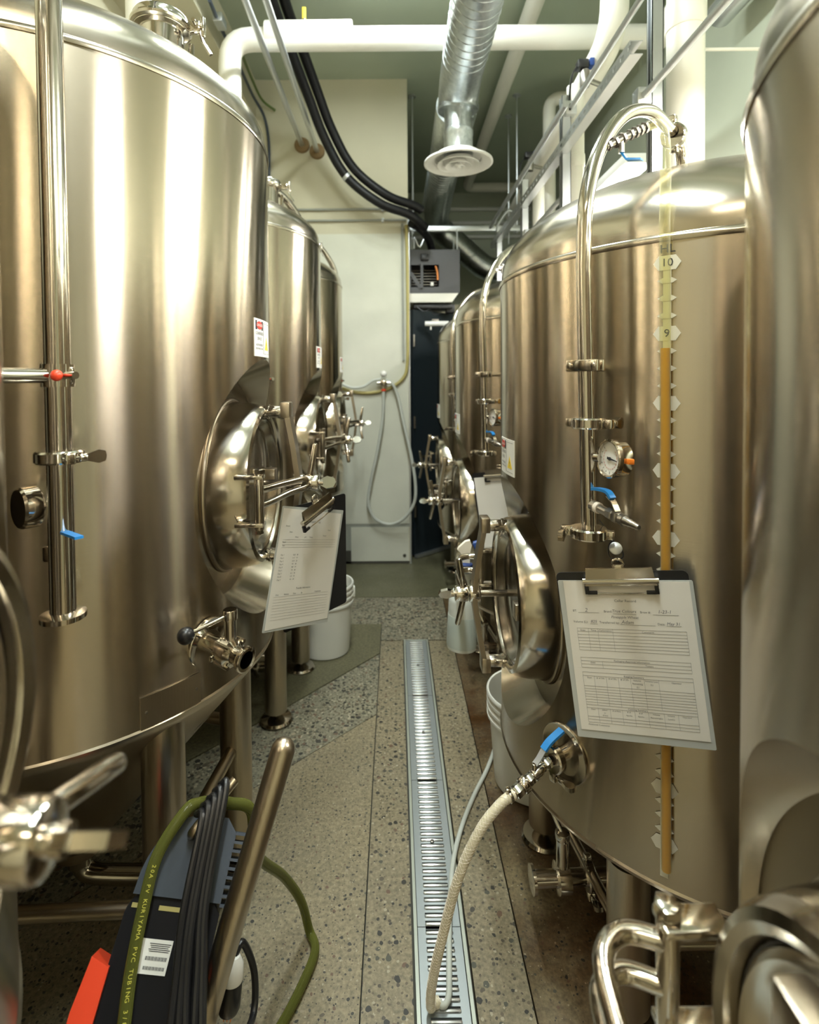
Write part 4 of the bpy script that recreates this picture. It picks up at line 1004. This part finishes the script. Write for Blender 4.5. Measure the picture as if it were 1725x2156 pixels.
for s in (-1, 0, 1): MB().box((s * .006, 0, ln + .007), (.0015, .006, .016), frame(pl0, pd, (1, 0, 0))).inv(cord).obj('plug_blade', 'copper', cord)
MB().tube(smoothpath([Pz(424, 2195, .030), P(470, 2230, .80), P(530, 2150, .93), P(536, 2050, .965), P(512, 1985, .965), pl0], 6), .0062, 10).inv(cord).obj('cord_tail', 'black_rubber', cord)

# green tubing over the drive and on to the floor
gh = thing('green_hose', 'green tinted vinyl hose draped over the pump cart drive onto the floor', 'hose', (-.30, 1.10, 0))
gp = [Pz(252, 2230, .021), Pz(262, 2150, .021), Pz(275, 2050, .021), Pz(300, 1920, .021), Pz(332, 1800, .023), Lz(-.012, .181, .019), Lz(.006, .1945, .004), Lz(.028, .200, -.016), Lz(.062, .202, -.036), Lz(.104, .196, -.056), P(540, 1798, 1.10), P(598, 1846, 1.22), P(634, 1897, 1.275), P(651, 1958, 1.295), V((-.199, 1.255, .013)), V((-.214, 1.19, .011)), V((-.25, 1.10, .011)), V((-.31, 1.00, .011)), V((-.42, .92, .011))]
gpath = smoothpath(gp, 10)
MB().tube(gpath, .0102, 18).inv(gh).obj('hose_wall', 'green_hose', gh)
MB().tube(gpath, .0066, 12).inv(gh).obj('hose_bore', 'green_bore', gh)
# printed line along the front run
def text_along(pts, s, size, start, step, lift):
    L_ = [0.0]
    for i in range(1, len(pts)): L_.append(L_[-1] + (pts[i] - pts[i - 1]).length)
    mb = MB()
    for c_ in s:
        if c_ != ' ':
            i = max(j for j in range(len(L_)) if L_[j] <= start); i = min(i, len(pts) - 2)
            t = (start - L_[i]) / (L_[i + 1] - L_[i]); p = pts[i].lerp(pts[i + 1], t); x = (pts[i + 1] - pts[i]).normalized()
            toc = (V((0, 0, CAM_H)) - p); z = V((.35, -.9, .35)); z = (z - x * z.dot(x)).normalized(); y = z.cross(x)
            mb.text(c_, size, axes(p + z * lift, x, y, z))
        start += step
    return mb
rev = gpath[:65][::-1]
L_tot = sum((rev[i + 1] - rev[i]).length for i in range(len(rev) - 1))
text_along(rev, '20A PV KURIYAMA PVC TUBING 3/8', .0085, L_tot * .36, .0062, .0106).inv(gh).obj('printed_words', 'hose_print', gh, flat=True)['kind'] = 'stuff'

# ------------------------------------------------------------------ services under the ceiling
GP = 'white pipes under the ceiling'
def pipe(name, path, r, mat, label, cat, group=None, seg=24, bands=(), bmat=None):
    path = [V(p) for p in path]; o = V(path[0])
    t = thing(name, label, cat, o, 0, group)
    MB().tube(path, r, seg).inv(t).obj('run', mat, t)
    for (a, b, rr) in bands: MB().rcyl(a, b, rr, seg, .08).inv(t).obj('sleeve', bmat or mat, t)
    return t
wy, wz, wx = 2.95, 3.175, -.865
pipe('crossing_pipe', [(wx, wy, 2.13)] + elbow((wx, wy, wz - .12), (wx, wy, wz), (wx + .12, wy, wz)) + [(1.45, wy, wz)], .058, 'white_pvc', 'white insulated pipe crossing the aisle and turning down behind a fermenter', 'pipe', GP, 28, [((-.67, wy, wz + .02), (-.21, wy, wz + .02), .070)])
MB  # yellow tag valve on the crossing pipe
tv = thing('pipe_valve', 'small yellow valve lever on top of the white crossing pipe', 'valve', (-.467, wy, wz + .085))
MB().bbox((0, 0, .045), (.02, .012, .075), .003).obj('lever', 'yellow_print', tv); MB().cyl((0, 0, 0), (0, 0, .02), .01, 12).obj('stem', 'steel_dark', tv)

# spiral duct with round diffuser
D = thing('spiral_duct', 'galvanised spiral duct above the aisle ending in a round ceiling diffuser', 'duct', (.36, 0, 2.96))
dpath = [V((.36, Y_F + .02, 2.96)), V((.36, 0, 2.96)), V((.36, 2.70, 2.96))] + elbow((.36, 2.78, 2.96), (.36, 3.05, 2.97), (.36, 3.05, 2.845), 8)
MB().tube(dpath, .11, 40).inv(D).obj('duct_run', 'galvanised', D)
def helix(c, ax, R, y0, y1, pitch, r):
    n = int((y1 - y0) / pitch * 20); return [V((c[0] + R * math.cos(2 * PI * i / 20), y0 + (y1 - y0) * i / n, c[1] + R * math.sin(2 * PI * i / 20))) for i in range(n)]
MB().tube(helix((.36, 2.96), None, .111, .4, 2.75, .055, .002), .0022, 5, caps=False).inv(D).obj('lock_seam', 'galvanised', D)
MB().lathe([(.109, 0), (.113, .002), (.113, .018), (.109, .02)], frame((.36, 3.05, 2.845), (0, 0, 1)), 40).inv(D).obj('collar', 'galvanised', D)
MB().lathe([(.079, 2.60), (.079, 2.70), (.082, 2.705), (.082, 2.73), (.077, 2.735), (.077, 2.85)], frame((.36, 3.05, 0), (0, 0, 1)), 36).inv(D).obj('neck', 'galvanised', D)
df = MB().lathe([(.080, .055), (.110, .035), (.165, .020), (.188, .008), (.190, 0), (.180, -.004), (.150, .008), (.128, .018), (.12, .05), (.08, .052)], frame((.36, 3.05, 2.555), (0, 0, 1)), 56).inv(D).obj('diffuser', 'white_paint', D)
for R_, z_ in ((.116, -.006), (.074, -.014), (.036, -.020)):
    MB().lathe([(R_ - .030, .028), (R_ - .012, .010), (R_, 0), (R_ - .001, -.003), (R_ - .016, .005), (R_ - .032, .022)], frame((.36, 3.05, 2.555 + z_), (0, 0, 1)), 48).inv(D).obj('diffuser_cone', 'white_paint', df)
MB().lathe([(.0001, -.004), (.012, -.002), (.016, .008), (.006, .03)], frame((.36, 3.05, 2.53), (0, 0, 1)), 20).inv(D).obj('diffuser_cone', 'white_paint', df)
D2 = thing('far_duct', 'galvanised spiral duct running past the heater and bending down to the right', 'duct', (.40, 3.4, 3.02))
d2 = [V((.385, 3.35, 3.02)), V((.40, 4.5, 3.02)), V((.42, 5.35, 3.0))] + elbow((.425, 5.45, 2.99), (.45, 5.62, 2.90), (.60, 5.62, 2.80), 6) + [V((.80, 5.62, 2.62))] + elbow((.86, 5.62, 2.57), (.95, 5.62, 2.49), (1.06, 5.62, 2.49), 5) + [V((1.5, 5.62, 2.49))]
MB().tube(d2, .122, 36).inv(D2).obj('duct_run', 'galvanised', D2)
MB().tube(helix((.395, 3.02), None, .123, 3.36, 5.3, .05, .002), .0022, 5, caps=False).inv(D2).obj('lock_seam', 'galvanised', D2)
for p, a in ((V((.80, 5.62, 2.62)), (1, 0, -.9)), (V((1.06, 5.62, 2.49)), (1, 0, 0))): MB().torus(frame(p, a), .123, .006, 36, 8).inv(D2).obj('collar', 'galvanised', D2)

pipe('ceiling_pipe', [(.80, Y_F + .02, 3.47), (.80, 5.85, 3.47)] + elbow((.80, 5.92, 3.47), (.80, 6.02, 3.47), (.90, 6.02, 3.47), 5) + [(X_R - .02, 6.02, 3.47)], .05, 'white_pvc', 'white pipe hugging the ceiling and turning right at the back wall', 'pipe', GP)
for z, w_ in ((3.36, 'topmost'), (3.20, 'middle'), (3.04, 'lowest')): tag(loc_origin(MB().rcyl((.15, Y_B - .03, z), (X_R - .02, Y_B - .03, z), .022, 12).obj('wall_rail', 'white_paint'), (.15, Y_B - .03, z)), w_ + ' pale horizontal rail on the back wall behind the duct', 'rail', 'rails on the back wall')

# black insulated refrigerant lines
def off(pts, dv): return [p + dv for p in pts]
bl_ = [V((-.655, -.5, 3.42)), V((-.655, 1.6, 3.42)), P(572, 0, 2.95), P(606, 90, 3.22), P(650, 205, 3.52), P(684, 292, 3.68), P(730, 372, 3.76), P(800, 428, 3.80), P(862, 452, 3.86), P(896, 480, 3.98)]
for i, dv in enumerate((V((0, 0, 0)), V((.050, .012, .058)))):
    pth = smoothpath(off(bl_, dv), 8)
    if i: pth = pth[:-6]
    t = thing('insulated_line', ('black foam insulated pipe with a pale tie band, sagging toward the heater', 'plain black foam insulated pipe running along the top of the banded one')[i], 'pipe', pth[0], 0, 'black insulated lines')
    MB().tube(pth, .031, 20).inv(t).obj('foam_sleeve', 'black_foam', t)
    if not i: MB().lathe([(.032, -.012), (.034, -.010), (.034, .010), (.032, .012)], frame(pth[48], pth[49] - pth[47]), 24).inv(t).obj('tie', 'strut_steel', t)
t = thing('insulated_line', 'short black insulated pipe dropping into the top of the grey heater', 'pipe', P(880, 478, 4.0), 0, 'black insulated lines')
MB().tube(smoothpath([P(866, 470, 3.95), P(885, 482, 4.05), P(903, 505, 4.22), P(914, 540, 4.34)], 7), .03, 16).inv(t).obj('foam_sleeve', 'black_foam', t)
# conduits to the partition
for x_, z_, y1, w_ in ((-.665, 3.085, Y_P, 'nearer the left wall'), (-.555, 3.04, Y_P, 'beside the black foam lines')):
    t = pipe('conduit', [(x_, Y_F + .02, z_), (x_, y1 - .002, z_)], .017, 'strut_steel', 'straight grey conduit running into the partition, ' + w_, 'conduit', 'conduits into the partition')
    MB().lathe([(.0001, -.02), (.052, -.02), (.056, -.012), (.056, 0)], frame((x_, y1, z_), (0, 1, 0)), 24).inv(t).obj('wall_escutcheon', 'rust', t)
t = pipe('wire', smoothpath([P(441, 0, 2.75), P(466, 60, 3.1), P(500, 130, 3.4), P(532, 200, 3.8), P(556, 245, 4.0), P(566, 300, 4.02), P(567, 380, 4.02), P(566, 480, 4.02)], 6), .010, 'drive_grey', 'dark cable coming down the left wall onto the partition', 'cable', seg=10)
MB().bbox((0, 0, 0), (.05, .09, .05), .006, M.Translation(P(463, 45, 3.0))).inv(t).obj('connector', 'strut_steel', t)
pipe('wire', smoothpath([P(508, 110, 3.35), P(530, 165, 3.7), P(552, 210, 3.96), P(580, 233, 4.02)], 6), .009, 'green_plastic', 'short green cable end lying on the partition', 'cable', seg=10)
for z_, w_ in ((2.615, 'upper'), (2.535, 'lower')):
    t = pipe('conduit', [(-.86, Y_P - .016, z_), (.09, Y_P - .016, z_)], .008, 'grey_stain', w_ + ' of two thin horizontal conduits across the cream partition', 'conduit', 'thin conduits across the partition', 12)
    MB().bbox((-.08, Y_P - .014, z_), (.02, .02, .03), .003).inv(t).obj('saddle', 'strut_steel', t)

# taps and hoses on the partition
yw = Y_P - .056; yy_ = Y_P - .0195
pipe('yellow_hose', smoothpath([P(856, 474, yy_), P(858, 560, yy_), P(859, 680, yy_), P(858, 765, yy_), P(850, 795, yy_), P(825, 815, yy_), P(790, 826, yy_), P(750, 826, yy_), P(712, 815, yy_)], 7), .0125, 'hose_yellow', 'yellow hose pinned down the partition edge and curving left', 'hose', seg=12)
pipe('wall_conduit', [P(847, 470, Y_P - .015), P(850, 760, Y_P - .015)], .008, 'grey_stain', 'thin vertical conduit beside the yellow hose', 'conduit', seg=10)
hl = thing('wash_hose', 'pale grey wash hose hanging in a long loop from the wall tap', 'hose', P(820, 1100, yw))
MB().tube(smoothpath([P(808, 818, yw), P(806, 880, yw), P(795, 950, yw), P(781, 1015, yw), P(776, 1060, yw), P(790, 1092, yw), P(820, 1104, yw), P(850, 1092, yw - .03), P(872, 1060, yw - .05), P(875, 1020, yw - .05), P(866, 960, yw - .04), P(850, 890, yw - .02), P(838, 835, yw), P(826, 808, yw), P(812, 800, yw)], 7), .0115, 14).inv(hl).obj('hose_run', 'hose_grey', hl)
MB().tube(smoothpath([P(803, 798, yw), P(785, 802, yw), P(765, 814, yw), P(740, 816, yw), P(715, 806, yw)], 7), .0105, 14).inv(hl).obj('hose_tail', 'hose_grey', hl)
tp = thing('wall_tap', 'small steel wall tap with a round clear knob on the partition', 'tap', P(808, 800, Y_P))
c = P(808, 806, Y_P - .056); q = MB(); q.bbox(c, (.05, .045, .04), .008); q.cyl(c, c + V((0, 0, -.05)), .014, 14); q.cyl(c - V((.05, 0, 0)), c + V((.05, 0, 0)), .012, 14); q.cyl(c + V((0, 0, .012)), c + V((0, .056, .012)), .009, 14); q.inv(tp).obj('body', 'steel_polished', tp)
MB().sphere(c + V((0, -.01, .065)), .024, 18).inv(tp).obj('knob', 'label_white', tp); MB().cyl(c + V((0, 0, -.06)), c + V((0, 0, -.045)), .016, 12).inv(tp).obj('red_ring', 'red_plastic', tp)

# unit heater and what hangs round it
uh = thing('unit_heater', 'dark grey unit heater box hung beside the partition edge', 'heater', (.31, 4.35, 2.03))
X0, X1, Z0, Z1, YF = .118, .505, 2.035, 2.365, 4.20
q = MB(); ya, yb, w_ = YF + .02, YF + .38, .004
q.box(((X0 + X1) / 2, (ya + yb) / 2, Z1 - w_ / 2), (X1 - X0, yb - ya, w_)); q.box(((X0 + X1) / 2, (ya + yb) / 2, Z0 + w_ / 2), (X1 - X0, yb - ya, w_)); q.box(((X0 + X1) / 2, yb, (Z0 + Z1) / 2), (X1 - X0, w_, Z1 - Z0))
for x_ in (X0 + w_ / 2, X1 - w_ / 2): q.box((x_, (ya + yb) / 2, (Z0 + Z1) / 2), (w_, yb - ya, Z1 - Z0))
za, zb_ = 2.08, 2.25                                      # front sheet round the two openings
for x0, x1, z0, z1 in ((X0, X1, zb_, Z1), (X0, X1, Z0, za), (X0, .13, za, zb_), (.205, .222, za, zb_), (.345, X1, za, zb_)): q.box(((x0 + x1) / 2, ya, (z0 + z1) / 2), (x1 - x0, w_, z1 - z0))
q.inv(uh).obj('casing', 'heater_grey', uh, flat=True)
q = MB()
for i in range(7): q.box((.235, YF + .20, 2.10 + i * .022), (.22, .10, .003))
q.inv(uh).obj('heat_fins', 'steel_dark', uh, flat=True)
MB().box((.213, YF + .008, 2.165), (.018, .02, .19)).inv(uh).obj('mullion', 'heater_grey', uh, flat=True)
MB().bar([(.125, YF + .012, 2.19), (.205, YF + .012, 2.07)], (.83, 0, .55), .026, .008).inv(uh).obj('diagonal_strip', 'heater_grey', uh)
MB().bbox((.235, YF + .008, 2.305), (.062, .03, .05), .008).inv(uh).obj('cover_box', 'black_plastic', uh)
MB().tube(smoothpath([(.318, YF, 2.235), (.330, YF - .004, 2.19), (.334, YF, 2.13)], 4), .008, 10).inv(uh).obj('copper_pipe', 'copper', uh)
MB().bbox((.290, YF + .002, 2.10), (.022, .014, .03), .003).inv(uh).obj('connector', 'label_white', uh)
q = MB(); q.prism([(X0, 2.032), (X1 - .01, 2.032), (X1 - .06, 1.965), (X0 + .0, 1.965)], YF + .36, axes((0, 0, 0), (1, 0, 0), (0, 0, 1), (0, 1, 0)), YF + .02); q.inv(uh).obj('drip_pan', 'white_pvc', uh, flat=True)
q = MB(); q.bbox((.30, 4.35, 1.935), (.30, .2, .03), .004); q.bbox((.44, 4.33, 1.925), (.07, .09, .07), .008); q.inv(uh).obj('fan_motor', 'black_plastic', uh)
for i, yy in enumerate((4.25, 4.50)):
    for xx in (.14, .49): MB().cyl((xx, yy, 2.36), (xx, yy, 2.53), .005, 8).inv(uh).obj('hanger', 'strut_steel', uh)
q = MB(); q.tube(smoothpath([(.17, 4.20, 1.93), (.22, 4.18, 1.89), (.27, 4.18, 1.90), (.30, 4.19, 1.87), (.36, 4.20, 1.88)], 5), .004, 8); q.inv(uh).obj('loose_wire', 'black_rubber', uh)
st = thing('hanger_strut', 'galvanised strut hung on rods across the aisle above the heater', 'strut', (.5, 4.27, 2.53))
MB().bbox((.53, 4.27, 2.535), (.90, .041, .041), .003).inv(st).obj('channel', 'strut_steel', st)
for xx, yy in ((.958, 4.27), (.962, 4.60), (.150, 4.27)):
    MB().cyl((xx, yy, 2.50), (xx, yy, Z_C - .001), .0065, 8).inv(st).obj('rod', 'strut_steel', st); MB().lathe([(.0065, -.012), (.03, -.012), (.03, -.002), (.0065, -.002)], frame((xx, yy, Z_C), (0, 0, 1)), 16).inv(st).obj('ceiling_flange', 'strut_steel', st)
MB().tube(smoothpath([P(1040, 488, 4.35), P(1056, 462, 4.35), P(1070, 444, 4.35), P(1082, 452, 4.35), P(1084, 490, 4.35)], 6), .012, 12).inv(st).obj('bent_conduit', 'strut_steel', st)
MB().tube(smoothpath([P(872, 524, 4.24), P(872, 500, 4.24), P(884, 520, 4.25), P(896, 495, 4.26)], 4), .009, 10).inv(st).obj('bent_conduit', 'strut_steel', st)
lf = thing('tube_lamp', 'short white tube lamp in front of the dark door', 'lamp', (.32, 4.14, 1.79))
MB().rcyl((.23, 4.14, 1.79), (.41, 4.14, 1.79), .020, 18, .2).inv(lf).obj('tube', 'white_paint', lf)
MB().bbox((.31, 4.15, 1.815), (.05, .02, .02), .003).inv(lf).obj('bracket', 'steel_dark', lf); MB().cyl((.275, 4.14, 1.745), (.275, 4.14, 1.77), .007, 10).inv(lf).obj('switch', 'label_white', lf)
MB().box((.31, 4.185, 1.822), (.05, .09, .006)).inv(lf).obj('mount_arm', 'steel_dark', lf)
tag(loc_origin(MB().box((.45, 4.62, 1.952), (.66, .05, .09)).obj('door_header', 'wall_cream', flat=True), (.45, 4.62, 1.91)), 'pale header board above the dark door', 'board')

# pipe rack above the right row
rk = thing('pipe_rack', 'galvanised strut rack with slotted rail above the bright tanks', 'rack', (.80, 2.5, 2.2))
def strut(a, b, s=.041):
    a, b = V(a), V(b); d = b - a; m_ = frame(a, d, (0, 1, 0) if abs(d.normalized().y) < .9 else (1, 0, 0)); ln = d.length; t = .003
    q = MB(); q.box((0, -s / 2 + t / 2, ln / 2), (s, t, ln), m_); q.box((-s / 2 + t / 2, 0, ln / 2), (t, s, ln), m_); q.box((s / 2 - t / 2, 0, ln / 2), (t, s, ln), m_)
    for sg in (-1, 1): q.box((sg * (s / 2 - .005), s / 2 - t / 2, ln / 2), (.010, t, ln), m_)
    return q
strut((.94, 1.985, 1.95), (.94, 1.985, Z_C)).inv(rk).obj('main_post', 'strut_steel', rk, flat=True)
for xx, yy, z0, z1 in ((.785, 2.52, 2.12, 2.64), (.785, 3.30, 2.10, 2.55), (.785, 4.1, 2.1, 2.5)): strut((xx, yy, z0), (xx, yy, z1)).inv(rk).obj('post', 'strut_steel', rk, flat=True)
# slotted rail: two flanges and the webs between its slots
q = MB(); x0, z0, ya, yb = .77, 2.40, 1.75, 4.25
q.box((x0, (ya + yb) / 2, z0 + .0205), (.041, yb - ya, .003)); q.box((x0, (ya + yb) / 2, z0 - .0205), (.041, yb - ya, .003)); q.box((x0 - .02, (ya + yb) / 2, z0 + .014), (.003, yb - ya, .014)); q.box((x0 - .02, (ya + yb) / 2, z0 - .014), (.003, yb - ya, .014))
n = 42
for i in range(n): q.box((x0 - .02, ya + (yb - ya) * (i + .5) / n, z0), (.003, .030, .016))
q.inv(rk).obj('slotted_rail', 'strut_steel', rk, flat=True)
for (a_, b_, rr) in (((.80, -2.3, 2.575), (.80, 2.50, 2.575), .0115), ((.88, -2.3, 2.345), (.88, 1.96, 2.345), .0125), ((.80, 2.54, 2.22), (.80, 4.2, 2.22), .0125), ((.72, 2.3, 2.50), (.72, 4.1, 2.50), .013)): MB().cyl(a_, b_, rr, 14).inv(rk).obj('rail_tube', 'strut_steel', rk)
for xx, yy, zz in ((.80, 2.50, 2.575), (.80, 3.28, 2.22), (.88, 1.955, 2.345)): MB().bbox((xx, yy, zz), (.05, .05, .06), .004).inv(rk).obj('pipe_clip', 'strut_steel', rk)

pipe('standing_pipe', [(1.07, 2.025, 1.75), (1.07, 2.025, Z_C - .001)], .064, 'white_pvc', 'thick white vertical pipe rising between two bright tanks', 'pipe', GP, 32, [((1.07, 2.025, 2.62), (1.07, 2.025, 2.72), .069)])
pipe('rear_pipe', [(-.87, 1.91, 2.08), (-.87, 1.91, Z_C - .001)], .042, 'white_pvc', 'white vertical pipe rising behind the fermenter top port', 'pipe', GP)
pipe('drop_pipe', [(.97, 2.42, Z_C - .001)] + elbow((.97, 2.42, 3.02), (.97, 2.42, 2.86), (.97, 2.58, 2.85)) + [(1.075, 5.0, 2.85)], .060, 'white_pvc', 'white pipe dropping from the ceiling and turning away along the rack', 'pipe', GP, 28)
pipe('side_pipe', [(.865, 2.62, 2.02), (.865, 2.62, 2.74)], .040, 'white_pvc', 'short white vertical pipe beside the rack post', 'pipe', GP, 24, [((.865, 2.62, 2.36), (.865, 2.62, 2.42), .044)])
pipe('side_pipe', [(.90, 3.42, 2.0), (.90, 3.42, 2.60)], .036, 'white_pvc', 'white vertical pipe by the far rack post', 'pipe', GP, 24)
pipe('loop_pipe', [(1.145, 4.05, 2.5)] + elbow((1.145, 4.05, 3.32), (1.145, 4.05, 3.42), (1.245, 4.05, 3.42)) + [(1.55, 4.05, 3.42)], .045, 'white_pvc', 'white pipe bent square below the ceiling behind the rack', 'pipe', GP)
pipe('wall_pipe', [(1.50, -2.3, 3.02), (1.50, 2.55, 3.02)], .052, 'white_pvc', 'white pipe running along the right wall below the ceiling', 'pipe', GP, 24, [((1.50, 2.36, 3.02), (1.50, 2.55, 3.02), .058)], 'strut_steel')
pipe('wall_pipe', [(1.50, -2.3, 3.32), (1.50, 3.2, 3.32)], .05, 'white_pvc', 'upper white pipe running along the right wall near the ceiling', 'pipe', GP, 24)
tag(loc_origin(MB().rcyl((1.13, 2.05, 2.57), (X_R - .002, 2.05, 2.57), .006, 10).obj('thin_rod', 'white_pvc'), (1.13, 2.05, 2.57)), 'thin pale rod from the thick vertical pipe to the right wall', 'rod')
for i, (px, py, yy) in enumerate(((1226, 138, 2.55), (1113, 328, 3.6))):
    c = P(px, py, yy); t = thing('valve_actuator', ('blue and black valve actuator with a drooping cable on the near white pipe', 'blue and black valve actuator on the far white pipe above the tanks')[i], 'valve', c, 0, 'valve actuators')
    MB().bbox((0, 0, 0), (.05, .05, .04), .006).obj('head', 'black_plastic', t); MB().bbox((.040, 0, .008), (.022, .045, .035), .004).obj('cap', 'blue_trigger', t)
    MB().rcyl((.012, 0, -.10), (.012, 0, -.02), .022, 16).obj('body', 'steel_dark', t)
    MB().tube(smoothpath([(-.02, 0, 0), (-.055, -.03, -.06), (-.075, -.06, -.15), (-.08, -.075, -.24)], 6), .005, 8).obj('cable', 'black_rubber', t)
    MB().cyl((.012, 0, -.06), (.10, .05, -.06), .012, 12).obj('branch', 'steel_dark', t)
